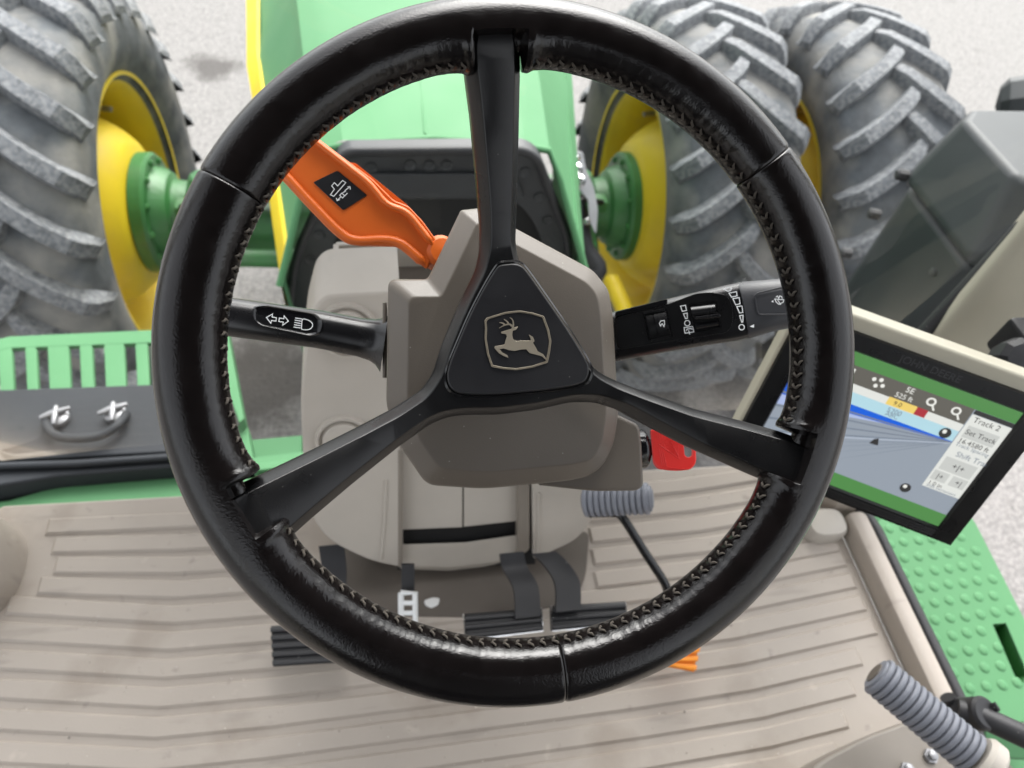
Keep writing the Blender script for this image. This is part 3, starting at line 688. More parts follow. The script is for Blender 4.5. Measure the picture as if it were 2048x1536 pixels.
ribbons('lever_symbol', [(Lo([(648, 582), (672, 548), (655, 528), (672, 508), (692, 528), (722, 494), (742, 508), (668, 592)]), 1), (Lo([(735, 558), (768, 532)]), 0), (Lo([(752, 534), (768, 532), (770, 550)]), 0), (Lo([(712, 595), (688, 618)]), 0), (Lo([(684, 602), (688, 618), (706, 612)]), 0), (Lo([(705, 585), (718, 572), (735, 588), (722, 602)]), 1), (Lo([(722, 570), (742, 560)]), 0), (Lo([(735, 590), (752, 572)]), 0)], 1.5, mpo, 'ink', ip)

# ================================================================== CONSOLE PEDESTAL
CP = V((0, .62, 2.03)); CNn = V((0, -.899, .438))
cp = lambda x, y, o=0: onp(x, y, CP+CNn*o, CNn)
CO = thing('steering_console', 'beige front console with round caps standing under the steering column', 'console', (.02, .5, ZF))
def pod(name, poly, rr, vec, bev, mat='beige', o=0, seg=5, shift=None):
    q = rnd(poly, rr, 5); fr = [cp(*p, o) for p in q]; bk = [p+V(vec)+(shift(p) if shift else V((0, 0, 0))) for p in fr]
    return bmpart(name, prism_bm(fr, bk, bev, seg, False), mat, CO, 40, True)
pod('left_pod', [(630, 612), (652, 592), (800, 584), (802, 1136), (742, 1124), (660, 1085), (624, 1040), (608, 950), (601, 800), (612, 680)], [20, 20, 0, 10, 30, 40, 30, 30, 30, 30], (0, .08, .0), .020, shift=lambda p: V((-.035 if p.x < -.2 else 0, 0, 0)))
pod('right_pod', [(1060, 800), (1215, 800), (1212, 985), (1195, 1022), (1160, 1078), (1066, 1122)], [0, 0, 30, 30, 30, 10], (0, .17, 0), .014)
pod('channel_back', [(795, 700), (1070, 700), (1070, 1128), (795, 1140)], 0, (0, .06, 0), 0, 'void', -.022)
pod('centre_panel', [(803, 860), (925, 860), (925, 1055), (803, 1060)], 0, (0, .004, 0), .0012, 'beige', -.016)
pod('centre_panel', [(928, 860), (1040, 860), (1040, 1042), (928, 1054)], 0, (0, .004, 0), .0012, 'beige', -.016)
pod('lower_lip', [(800, 1088), (930, 1084), (1042, 1068), (1042, 1095), (1000, 1124), (900, 1136), (800, 1132)], [0, 0, 0, 20, 20, 10, 0], (0, .004, -.02), .003, 'beige', -.012)
pod('channel_trim', [(795, 900), (806, 900), (806, 1136), (795, 1136)], 0, (0, .04, 0), .003, 'taupe2', .001)
pod('channel_trim', [(1036, 900), (1060, 900), (1060, 1100), (1036, 1122)], 0, (0, .04, 0), .004, 'taupe2', .001)
for q in ([(772, 960), (768, 1050), (762, 1118)], [(1078, 985), (1077, 1050), (1074, 1108)]):
    tube('raised_seam', [cp(x, y, .0005) for x, y in q], .0022, 'beige', CO, 8)
for x, y, r in ((695, 661, 58), (688, 880, 54)):
    c = cp(x, y); R = r/FP*(c-CAM).dot(cf)
    cap = lathe('round_cap', [(-.004, R*1.06), (.001, R*1.06), (.0055, R*1.0), (.0055, R*.91), (.0005, R*.87), (.0005, R*.80), (.007, R*.75), (.008, R*.64), (.008, 0)], c, CNn, 'beige', CO, 40, 30)
    tube('cap_notch', [c+CNn*.008+V((R*.45, 0, 0))+V((0, .438, .899))*R*.55, c+CNn*.008+V((R*.70, 0, 0))+V((0, .438, .899))*R*.05], .0012, 'beige', cap, 6)
# tray on top of the console
zt = cp(700, 592).z-.015
def tpz(x, y, dz=0): return onz(x, y, zt+dz)
A_, B_, Cc, Dd = tpz(672, 536), tpz(672, 487), tpz(900, 482), tpz(900, 532)
for a, b in ((A_, B_), (B_, Cc)):
    d = (b-a).normalized(); nrm = V((-d.y, d.x, 0))*.0035
    prism('tray_wall', [a+nrm, b+nrm, b-nrm, a-nrm], (0, 0, -.05), 'beige', CO, .0015, 2)
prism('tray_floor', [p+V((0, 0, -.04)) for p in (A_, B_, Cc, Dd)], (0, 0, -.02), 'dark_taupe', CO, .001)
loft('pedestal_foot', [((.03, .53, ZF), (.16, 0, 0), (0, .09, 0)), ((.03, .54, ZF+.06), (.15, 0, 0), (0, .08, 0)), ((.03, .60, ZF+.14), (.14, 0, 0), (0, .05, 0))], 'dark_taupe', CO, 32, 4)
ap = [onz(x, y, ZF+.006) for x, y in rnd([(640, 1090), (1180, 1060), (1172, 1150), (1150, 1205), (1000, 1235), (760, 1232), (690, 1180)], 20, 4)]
prism('floor_shade_sheet', ap, (0, 0, -.004), 'dark_taupe', CO, .002)  # added dark sheet: the console's shade painted onto the floor

# ------------------------------------------------------------------ pedals
def pedal(name, label, quad, z, arm, mat='rubber', armmat='rubber', nrib=5, group=None, trim=True, aw=.017):
    q = [onz(*p, z) for p in quad]; c = sum(q, V())/4
    t = thing(name, label, 'pedal', (c.x, c.y, ZF), group)
    up = V((0, -.35, .94)).normalized()
    prism('pad', q, -up*.012, mat, t, .003, 2)
    a, b, cc, d = q
    for i in range(nrib):
        f0 = (i+.22)/nrib; f1 = (i+.78)/nrib
        r = [a.lerp(d, f0), b.lerp(cc, f0), b.lerp(cc, f1), a.lerp(d, f1)]
        prism('tread_rib', [p+up*.005 for p in r], -up*.0052, mat, t, .0015, 2)
    if trim: tube('pad_trim', [p+up*.001 for p in (b, cc, d, a)], .0016, 'chrome', t, 6)
    if arm:
        P = crom([V(at(*k)) for k in arm], 6, False); vs, fs = [], []
        for p in P:
            for s, h in ((-1, 0), (1, 0), (1, -.009), (-1, -.009)): vs.append(p+V((s*aw, 0, 0))+up*h)
        for i in range(len(P)-1):
            for k in range(4): fs.append((i*4+k, i*4+(k+1) % 4, i*4+4+(k+1) % 4, i*4+4+k))
        fs += [(3, 2, 1, 0), tuple(len(P)*4-4+k for k in range(4))]
        part('arm', vs, fs, armmat, t, 30)
    return t
pedal('clutch_pedal', 'black ribbed clutch pedal half hidden by the lower left of the wheel rim', [(541, 1252), (690, 1243), (694, 1325), (546, 1334)], ZF+.07, [(662, 1090, 1.0), (668, 1140, 1.0), (664, 1200, .985), (640, 1262, .965)], trim=False)
pedal('brake_pedal', 'left brake pedal of the joined pair below the console', [(927, 1228), (1082, 1216), (1086, 1262), (930, 1280)], ZF+.10, [(1024, 1105, .99), (1030, 1135, .985), (1052, 1175, .965), (1056, 1235, .945)], nrib=3)
pedal('brake_pedal', 'right brake pedal of the joined pair below the console', [(1102, 1212), (1250, 1203), (1256, 1248), (1104, 1262)], ZF+.10, [(1088, 1105, .99), (1110, 1125, .98), (1135, 1165, .965), (1137, 1222, .945)], nrib=3)
AC = pedal('accelerator_pedal', 'orange accelerator pedal on a bent black rod', [(1328, 1302), (1402, 1272), (1390, 1345), (1316, 1330)], ZF+.05, None, mat='orange2', nrib=4, trim=False)
rod = [(1180, 1027, .985), (1228, 1026, .97), (1246, 1036, .965), (1292, 1108, .97), (1326, 1160, .975), (1336, 1185, .98), (1352, 1240, .985), (1362, 1300, .975)]
tube('pedal_rod', crom([at(*k) for k in rod], 6, False), .0062, 'gloss', AC, 12)
LK = thing('strap_buckle', 'black strap with a clear double-slot buckle hanging under the console', 'buckle', at(815, 1240, 1.0))
prism('strap', [at(803, 1130, .985), at(829, 1130, .985), at(829, 1190, .99), at(803, 1190, .99)], (0, .004, -.003), 'rubber', LK, .001)
bq = [at(802, 1186, .98), at(830, 1186, .98), at(831, 1250, .985), at(802, 1250, .985)]
tube('buckle_frame', bq+[bq[0]], .0042, 'ink', LK, 8)
tube('buckle_bar', [at(803, 1206, .981), at(830, 1206, .981)], .0035, 'ink', LK, 8)
tube('buckle_bar', [at(803, 1226, .983), at(830, 1226, .983)], .0035, 'ink', LK, 8)
sc_ = prism('paper_scrap', [onz(*p, ZF+.008) for p in rnd([(848, 1200), (866, 1194), (880, 1196), (876, 1210), (862, 1216), (850, 1210)], 4, 2)], (0, 0, -.006), 'white', None, .001)
fin(sc_, 'small white scrap lying on the floor under the console', 'scrap')


# ------------------------------------------------------------------ corrugated foot pegs
def peg(name, label, a, b, r, nr, par_mat='grip'):
    t = thing(name, label, 'foot peg', a)
    d = (b-a); Ln = d.length; prof = [(0, r*.55), (.002, r*.8)]
    for i in range(nr):
        p0 = Ln*(i+.0)/nr+.002; pt = Ln/nr
        prof += [(p0+pt*.02, r*.80), (p0+pt*.10, r*.82), (p0+pt*.16, r*.96), (p0+pt*.35, r), (p0+pt*.65, r), (p0+pt*.86, r*.96), (p0+pt*.92, r*.82)]
    prof += [(Ln+.004, r*.8), (Ln+.005, r*.55)]
    lathe('ribbed_sleeve', prof, a, d, par_mat, t, 28, 50)
    return t, d.normalized(), Ln
p1, d1, L1 = peg('foot_peg', 'grey ribbed foot peg sticking out right of the console', at(1165, 1003, .93), at(1296, 997, .905), .0205, 11)
lathe('end_plug', [(0, .012), (.002, .012)], at(1296, 997, .905)+d1*.004, d1, 'grip', p1, 20)
p2, d2, L2 = peg('foot_peg', 'grey ribbed foot peg on a bolted bracket at the lower right of the floor', at(1948, 1512, .80), at(1757, 1352, .84), .0245, 15)
lathe('end_plug', [(0, .013), (.002, .0125), (.002, 0)], at(1757, 1352, .84)+d2*.0045, d2, 'dark_taupe', p2, 20)
lathe('peg_collar', [(-.022, .026), (-.018, .030), (-.006, .030), (-.001, .026)], at(1948, 1512, .80), d2, 'beige', p2, 28)
bp = [(1560, 1600), (1640, 1520), (1730, 1472), (1815, 1440), (1900, 1480), (1990, 1500), (2060, 1560), (2080, 1700), (1560, 1700)]
prism('bracket', [onz(*p, ZF+.10) for p in rnd(bp, 20, 4)], (0, 0, -.10), 'taupe2', p2, .01, 4)  # bracket's shade put into its colour by a darker taupe
for x, y in ((1862, 1512), (1960, 1532), (1815, 1540)):
    c = onz(x, y, ZF+.103); lathe('bracket_bolt', [(-.004, .009), (.002, .009), (.002, .006), (.007, .006), (.008, .004), (.008, 0)], c, (0, 0, 1), 'mgrey', p2, 6)

# ================================================================== TOUCH-SCREEN MONITOR
MTL = V((.3317, .4336, 2.1379)); MW = V((.8822, -.4669, -.0613)); MH = V((-.2456, -.345, -.9059)); MW.normalize(); MH = (MH-MW*MH.dot(MW)).normalized()
MN = MH.cross(MW).normalized(); w_, h_ = .26, .1969
if MN.dot(CAM-MTL) < 0: MN = -MN
mpt = lambda s, t, o=0: MTL+MW*(s*w_)+MH*(t*h_)+MN*o
MO = thing('touch_screen_monitor', 'black-bezel touch screen with cream housing right of the steering wheel', 'monitor', mpt(.5, 1, -.03))
def mq(s0, t0, s1, t1, o, r=0): return [mpt(*p, o) for p in rnd([(s0, t0), (s1, t0), (s1, t1), (s0, t1)], r, 4)]
prism('housing', mq(0, 0, 1, 1, -.003, .03), -MN*.03, 'cream', MO, .004, 3)
prism('rear_cover', mq(.06, .08, .96, .97, -.033, .04), -MN*.03, 'exh', MO, .008, 3)
# bezel ring with the screen set into it
rin = [(.10, .172), (.905, .172), (.905, .915), (.10, .915)]; rou = [(.012, .072), (.992, .072), (.992, .995), (.012, .995)]
def ring4(name, a, b, oa, ob, mat, par): part(name, [mpt(*p, oa) for p in a]+[mpt(*p, ob) for p in b], [(i, (i+1) % 4, 4+(i+1) % 4, 4+i) for i in range(4)], mat, par, 0)
bz = part('bezel', [mpt(*p, -.004) for p in rou]+[mpt(*p, .0015) for p in [(.018, .08), (.986, .08), (.986, .989), (.018, .989)]]+[mpt(*p, .0015) for p in [(.092, .162), (.913, .162), (.913, .925), (.092, .925)]]+[mpt(*p, -.0020) for p in rin], [(r*4+i, r*4+(i+1) % 4, r*4+4+(i+1) % 4, r*4+4+i) for r in range(3) for i in range(4)], 'blackp', MO, 25)
for t in (.94, .955, .97): tube('bezel_groove', [mpt(.10, t, .0014), mpt(.90, t, .0014)], .0010, 'blackp', bz, 6)
MM = Matrix((MW, -MH, MN)).transposed().to_4x4(); MM.translation = mpt(.527, .122, .0016)
textpart('bezel_lettering', 'JOHN DEERE', .0105, MM, pbr('bezel_lettering', (.03, .03, .033), .3), bz, .0002)
SCM = dict(base=screenm('screen_grey', (.22, .25, .29)), green=screenm('screen_green', (.065, .19, .055)), tool=screenm('screen_toolbar', (.095, .09, .078)), white=screenm('screen_white', (.55, .56, .53)), sky=screenm('screen_pale_blue', (.33, .50, .56)), blue=screenm('screen_blue', (.012, .09, .50)), dark=screenm('screen_dark', (.03, .03, .03)), yel=screenm('screen_yellow', (.62, .46, .12)), redd=screenm('screen_red', (.30, .03, .04)), line=screenm('screen_line', (.30, .34, .40)), line2=screenm('screen_line_dark', (.14, .165, .205)), btn=screenm('screen_button', (.42, .43, .41)), icon=screenm('screen_icon', (.62, .62, .58)), bluew=screenm('screen_soft_blue', (.30, .36, .55)))
scr = part('screen', [mpt(*p, -.0020) for p in rin], [(0, 1, 2, 3)], SCM['base'], MO, 0)
lay = [-.0019]
def sq(pts, c, o=None, name='screen_area'):
    lay[0] += .00003; o = o or lay[0]
    return part(name, [mpt(*p, o) for p in pts], [tuple(range(len(pts)))], SCM[c], scr, 0)
R4 = lambda a, b, c, d: [(a, b), (c, b), (c, d), (a, d)]
sq(R4(.10, .172, .905, .238), 'green'); sq(R4(.10, .238, .752, .332), 'tool'); sq(R4(.10, .332, .752, .375), 'white'); sq(R4(.10, .375, .752, .442), 'sky')
sq([(.10, .44), (.752, .437), (.752, .445), (.10, .52)], 'blue'); sq([(.10, .52), (.5, .475), (.10, .58)], 'bluew')
for k in range(9):
    y0 = .50+.048*k
    sq([(.752, .440), (.752, .444), (.10 if k < 6 else .10+.08*(k-5), min(.83, y0+.035*k+.012)), (.10 if k < 6 else .10+.08*(k-5), min(.83, y0+.035*k))], 'line2')
sq([(.75, .445), (.75, .452), (.10, .78), (.10, .765)], 'line')
sq(R4(.10, .835, .905, .915), 'green'); sq(R4(.755, .238, .905, .262), 'dark'); sq(R4(.755, .264, .905, .722), 'white')
sq(R4(.768, .325, .888, .395), 'btn'); sq(R4(.768, .52, .892, .60), 'btn'); sq(R4(.762, .61, .822, .67), 'btn'); sq(R4(.835, .61, .895, .67), 'btn')
sq(R4(.46, .328, .57, .372), 'yel'); sq(R4(.57, .328, .612, .372), 'redd')
sq([(.497, .575), (.512, .56), (.524, .60), (.49, .605)], 'dark', name='screen_marker')
sq(circ2(.711, .407, .022, 18, .030), 'dark', name='screen_button'); sq(circ2(.707, .771, .021, 18, .028), 'dark', name='screen_button'); sq(circ2(.703, .763, .008, 10, .011), 'icon', name='screen_icon'); sq(circ2(.706, .40, .008, 10, .012), 'icon', name='screen_icon')
sq(R4(.262, .255, .298, .315), 'icon', name='screen_icon')
for s, t in ((.375, .27), (.40, .262), (.392, .30), (.415, .288)): sq(circ2(s, t, .008, 8, .011), 'icon', name='screen_icon')
for s in (.601, .697):
    sq(circ2(s, .278, .018, 16, .023), 'icon', name='screen_icon'); sq(circ2(s, .278, .011, 12, .014), 'tool', name='screen_icon'); sq([(s+.008, .295), (s+.013, .29), (s+.028, .315), (s+.022, .32)], 'icon', name='screen_icon')
def stext(txt, s, t, size, c, align='LEFT'):
    m = Matrix((MW, -MH, MN)).transposed().to_4x4(); m.translation = mpt(s, t, lay[0]+.0001); textpart('screen_text', txt, size, m, SCM[c], scr, 0, align)
stext('5E', .512, .262, .0085, 'icon', 'CENTER'); stext('525 ft', .505, .305, .0075, 'icon', 'CENTER'); stext('Track 2', .768, .288, .0085, 'dark'); stext('Set Track', .828, .36, .0078, 'dark', 'CENTER'); stext('16.4580 ft', .766, .415, .0075, 'dark'); stext('Track Spacing', .766, .44, .006, 'line2'); stext('Shift Track', .79, .49, .0085, 'line2'); stext('+|+', .83, .56, .009, 'dark', 'CENTER'); stext('|+', .792, .64, .008, 'dark', 'CENTER'); stext('+|', .865, .64, .008, 'dark', 'CENTER'); stext('1.0 in', .766, .69, .0065, 'dark'); stext('Shift Increment', .766, .708, .005, 'line2'); stext('9.0', .50, .351, .007, 'dark', 'CENTER'); stext('5200', .505, .395, .0075, 'line2', 'CENTER'); stext('ABC', .505, .418, .0068, 'line2', 'CENTER')
# mount arm behind
tube('mount_arm', [mpt(.5, .7, -.06), mpt(.5, .95, -.10), V((.55, .52, 1.75)), V((.60, .50, ZF+.02))], .018, 'beige', MO, 14)
cb0 = onz(1640, 1058, ZF)
cupb = loft('floor_socket', [(cb0+V((0, 0, z)), (a, 0, 0), (0, b, 0)) for z, a, b in ((0, .036, .028), (.02, .035, .027), (.028, .031, .023), (.03, .02, .014))], 'beige', None, 28, 3); fin(cupb, 'small rounded beige block on the floor below the touch screen', 'block')
kn = thing('mounting_knob', 'black clamp knob on the pillar above the touch screen', 'knob', at(2030, 715, .80))
lathe('knob_head', [(-.02, .02), (.0, .026), (.012, .026), (.018, .02), (.02, 0)], at(2030, 722, .80), (-.2, -.6, .77), 'rubber', kn, 10, 25)
tube('clamp_bar', [at(1998, 716, .80), at(2020, 700, .80), at(2050, 704, .80)], .007, 'mgrey', kn, 8)
box('clamp_block', at(2060, 690, .83), .06, .05, .05, 'rubber', kn, .006)

# ================================================================== RIGHT PLATFORM
ZP = 1.50
RPL = thing('step_platform', 'green step plate with raised studs outside the right door', 'platform', (.85, .2, ZP-.03))
pz = [V((.722, .60, ZP)), V((.95, .60, ZP)), V((.985, .40, ZP)), V((.965, .18, ZP)), V((.95, .05, ZP)), V((.80, .06, ZP)), V((.722, .15, ZP))]
o_ = [onz(x, y, ZP) for x, y in ((1985, 1248), (2012, 1246), (2056, 1348), (2046, 1368), (2034, 1362))]
bm = bmesh.new()
ee = loopedges([V((.722, .62, ZP)), V((.955, .62, ZP)), V((.975, .45, ZP)), V((.962, .272, ZP)), V((.955, .10, ZP)), V((.90, .118, ZP)), V((.80, .135, ZP)), V((.722, .20, ZP))])+loopedges(o_)
bmesh.ops.triangle_fill(bm, edges=ee, use_beauty=True)
gg = bmesh.ops.extrude_face_region(bm, geom=bm.faces[:])
for e in gg['geom']:
    if isinstance(e, bmesh.types.BMVert): e.co.z -= .006
bmpart('plate', bm, 'green', RPL, 30)
npk = len(o_)
part('slot_pocket', [p+V((0, 0, -.006)) for p in o_]+[p+V((0, 0, -.16)) for p in o_], [(i, (i+1) % npk, npk+(i+1) % npk, npk+i) for i in range(npk)]+[tuple(npk+i for i in range(npk))], 'green_d', RPL, 20)
sv = lathe('stud', [(0, .0090), (.0010, .0078), (.0021, .0055), (.0025, .0030), (.0025, 0)], (0, 0, 0), (0, 0, 1), 'green', RPL, 12, 50); stm = sv.data
spots = []
for i in range(15):
    for j in range(8):
        x = .745+.0285*j+(.0143 if i % 2 else 0)+random.uniform(-.0012, .0012); y = .565-.0275*i+random.uniform(-.0012, .0012)
        if x > .95 or y < .16+max(0, .74-x): continue
        if (V((x, y, ZP))-sum(o_, V())/5).length < .062 and x > .90: continue
        spots.append((x, y))
for i, (x, y) in enumerate(spots):
    o = sv if i == 0 else bpy.data.objects.new('stud', stm)
    if i: link(o, RPL)
    o.matrix_basis = Matrix.Translation((x, y, ZP+.0003))
prism('front_fold', [V((.80, .128, ZP-.004)), V((.955, .093, ZP-.004)), V((.955, .06, ZP-.03)), V((.80, .09, ZP-.03))], (0, 0, -.01), 'green', RPL, .001)
c = onz(1803, 1166, ZP); lathe('plate_bolt', [(0, .007), (.004, .006), (.005, 0)], c, (0, 0, 1), 'mgrey', RPL, 10)
c = onz(1970, 1371, ZP); lathe('plate_hole', [(0, .006), (.001, .0045), (.0011, 0)], c, (0, 0, 1), 'cream', RPL, 12)
HR = thing('grab_rail', 'black grab rail with a jointed end at the lower right', 'rail', at(1930, 1425, .95))
tube('rail_tube', [at(1915, 1420, .93), at(1960, 1432, .92), at(2060, 1478, .90), at(2200, 1560, .88)], .0145, 'rubber', HR, 16)
lathe('rail_joint', [(-.022, .018), (-.018, .021), (.018, .021), (.022, .018)], at(1945, 1428, .93), (.2, -.2, 1), 'rubber', HR, 20)
tube('rail_hook', [at(1895, 1394, .95), at(1905, 1412, .95), at(1925, 1424, .94)], .010, 'rubber', HR, 10)
tube('rail_pin', [at(1978, 1412, .92), at(1990, 1408, .915), at(1996, 1418, .915), at(1984, 1424, .92)], .003, 'rubber', HR, 6)
pl2 = prism('lower_step', [onz(*p, 1.36) for p in ((1960, 1450), (2120, 1520), (2120, 1640), (1960, 1490))], (0, 0, -.02), 'green', None, .003); fin(pl2, 'green lower step edge below the grab rail', 'step')

# ------------------------------------------------------------------ exhaust cover in front of the right pillar
EX = thing('exhaust_cover', 'tall dark grey exhaust cover outside the right front pillar', 'exhaust cover', (1.05, 1.05, .9))
def octo(x0, x1, y0, y1, c, z): return [V(p) for p in ((x0+c, y0, z), (x1-c, y0, z), (x1, y0+c, z), (x1, y1-c, z), (x1-c, y1, z), (x0+c, y1, z), (x0, y1-c, z), (x0, y0+c, z))]
def stack(name, lev, mat, par, ang=25):
    vs, fs = [], []
    for l in lev: vs += l
    for i in range(len(lev)-1):
        for k in range(8): fs.append((i*8+k, i*8+(k+1) % 8, i*8+8+(k+1) % 8, i*8+8+k))
    fs += [tuple(range(8))[::-1], tuple(len(lev)*8-8+k for k in range(8))]
    bm = bmesh.new(); bv = [bm.verts.new(v) for v in vs]; [bm.faces.new([bv[i] for i in f]) for f in fs]
    bmesh.ops.recalc_face_normals(bm, faces=bm.faces)
    bmesh.ops.bevel(bm, geom=[e for e in bm.edges if e.calc_face_angle(0) > .3], offset=.022, segments=4, affect='EDGES', profile=.5, clamp_overlap=True)
    return bmpart(name, bm, mat, par, 40, True)
EXL, EXR, EXF, EXB = 1.0, 1.38, .80, 1.13
stack('cover_body', [octo(EXL+.012, EXR-.01, EXF+.01, EXB-.01, .04, z) for z in (.95, 1.77)], 'exh', EX)
stack('cover_cap', [octo(EXL, EXR, EXF, EXB, .045, 1.772), octo(EXL, EXR, EXF, EXB, .045, 1.80), octo(EXL+.035, EXR-.03, EXF+.07, EXB-.01, .04, 1.925)], 'exh', EX)
box('cap_latch', (1.24, 1.0, 1.925), .03, .10, .03, 'rubber', EX, .006)
lathe('cover_screw', [(0, .009), (.004, .009), (.006, .005), (.006, 0)], (EXL+.012, .90, 1.70), (-1, 0, 0), 'exh', EX, 10)
for i in range(4):
    a = ray(1810-55*i, 350+75*i); p = onx(1806-56*i, 352+78*i, EXL+.0)
    lathe('cover_clip', [(0, .012), (.02, .012), (.024, .008), (.024, 0)], p+V((.01, 0, 0)), (-1, .3, 0), 'rubber', EX, 8)
bk = lathe('work_lamp_head', [(0, .03), (.02, .055), (.06, .07), (.12, .07), (.14, .05), (.15, 0)], at(2125, 195, 1.9), (-.5, .3, -.3), 'exh', None, 8, 20); fin(bk, 'dark lamp housing at the upper right edge behind the exhaust cover', 'lamp')

# ================================================================== HOOD AND COWL
HD = thing('tractor_hood', 'bright green tractor hood ahead of the windscreen with a yellow side stripe', 'hood', (.05, 2, 1.4))
secs = [  # y, xl_top, xr_top, z_top, xl_bot, xr_bot, z_bot, y_bot
    (1.325, -.19, .29, 1.70, -.292, .392, 1.45, 1.17), (1.50, -.205, .305, 1.705, -.33, .43, 1.46, 1.44), (2.0, -.25, .35, 1.705, -.42, .515, 1.49, 2.0), (2.6, -.27, .37, 1.68, -.47, .57, 1.48, 2.6), (3.3, -.27, .37, 1.60, -.47, .57, 1.40, 3.3), (3.6, -.22, .32, 1.45, -.40, .50, 1.30, 3.6)]
prof = [(0, 0), (.10, .012), (.5, .018), (.9, .012), (1, 0)]
vs, fs = [], []
for y, xl, xr, zt_, bl, br, zb, yb in secs:
    row = [(bl+.01, yb+.02, zb-.30), (bl, yb, zb), (xl-.035, y-.03, zt_-.06), (xl-.012, y, zt_-.014), (xl+.02, y, zt_-.001)]
    for s, dz in prof[1:-1]: row.append((xl+(xr-xl)*s, y, zt_+dz))
    row += [(xr-.02, y, zt_-.001), (xr+.012, y, zt_-.014), (xr+.035, y-.03, zt_-.06), (br, yb, zb), (br-.01, yb+.02, zb-.30)]
    vs += row; nr_ = len(row)
for i in range(len(secs)-1):
    for k in range(nr_-1): fs.append((i*nr_+k, i*nr_+k+1, i*nr_+nr_+k+1, i*nr_+nr_+k))
fs.append(tuple((len(secs)-1)*nr_+k for k in range(nr_)))
part('hood_shell', vs, fs, 'green', HD, 22)
for sgn in (0, 1):
    vs, fs = [], []
    for y, xl, xr, zt_, bl, br, zb, yb in secs:
        x = bl if sgn == 0 else br; ix = xl-.035 if sgn == 0 else xr+.035; iz = zt_-.06; iy = y-.03; e = -.006 if sgn == 0 else .006
        A = V((x, yb, zb)); B = V((ix, iy, iz))
        vs += [A.lerp(B, .02)+V((e, 0, .003)), A.lerp(B, .27)+V((e, 0, .004)), A.lerp(B, .27)-V((e, 0, 0))*.3, A+V((e, 0, -.10)), A+V((e*.2, 0, -.10))]
    for i in range(len(secs)-1):
        for a, b in ((0, 1), (1, 2), (3, 0), (3, 4)): fs.append((i*5+a, i*5+b, i*5+5+b, i*5+5+a))
    part('side_stripe', vs, fs, 'yellow' if sgn == 0 else 'green', HD, 30)
for xx in (.0, .12):
    tube('hood_crease', [(xx+.03, 1.34, 1.716), (xx+.035, 1.6, 1.721), (xx+.04, 2.4, 1.712)], .004, 'green', HD, 8)
tube('hood_rear_edge', [(-.30, 1.17, 1.45), (-.228, 1.29, 1.635), (-.20, 1.32, 1.69), (-.10, 1.322, 1.708), (.05, 1.322, 1.717), (.2, 1.322, 1.708), (.30, 1.32, 1.69), (.328, 1.29, 1.635), (.40, 1.17, 1.45)], .008, 'green', HD, 10)
CW = thing('hood_cowl', 'dusty black cowl closing the rear of the green hood', 'cowl', (.05, 1.27, 1.3))
CY = 1.285
cyp = lambda x, y, o=0: ony(x, y, CY-o)
arch_o = [(572, 640), (580, 560), (592, 505), (620, 440), (668, 320), (690, 297), (1050, 292), (1080, 310), (1112, 395), (1140, 460), (1150, 560)]
arch_i = [(640, 640), (648, 560), (660, 500), (690, 440), (740, 402), (760, 398), (1010, 398), (1030, 402), (1060, 430), (1085, 480), (1090, 560)]
ao, ai = rnd(arch_o, 25, 4, False), rnd(arch_i, 25, 4, False); na = len(ao)
vs = [cyp(*p) for p in ao]+[cyp(*p) for p in ai]+[cyp(*p)+V((0, .05, 0)) for p in ai]+[cyp(*p)+V((0, .03, 0)) for p in ao]
part('arch_panel', vs, [(r*na+i, r*na+i+1, (r+1)*na+i+1, (r+1)*na+i) for r in range(2) for i in range(na-1)]+[(3*na+i, 3*na+i+1, i+1, i) for i in range(na-1)], 'cowl', CW, 30)
prism('ledge', [cyp(*p, .012) for p in rnd([(735, 348), (1030, 348), (1050, 398), (715, 398)], 8, 3)], (0, .03, -.01), 'cowl', CW, .006, 3)
tube('arch_seal', [cyp(x, y, .006) for x, y in rnd([(578, 620), (586, 540), (600, 490), (628, 430), (672, 325), (695, 303), (1045, 299), (1074, 315), (1106, 398), (1135, 470), (1140, 540)], 20, 4, False)], .010, 'rubber', CW, 8)
prism('shadow_gap_plate', [ony(x, y, CY+.03) for x, y in ((600, 640), (600, 500), (680, 330), (1070, 330), (1120, 480), (1120, 640))], (0, .05, 0), 'void', CW, 0)  # black plate painting in the shadow gap behind the arch
for x, y in ((742, 335), (820, 330), (858, 331), (893, 331), (985, 331), (1050, 345), (1078, 395), (1095, 440), (640, 470), (622, 520)):
    c = cyp(x, y, .001); lathe('cowl_hole', [(-.004, .013), (.0015, .013), (.0, .009), (-.003, .006), (-.003, 0)], c, (0, -1, 0), 'cowl', CW, 16)

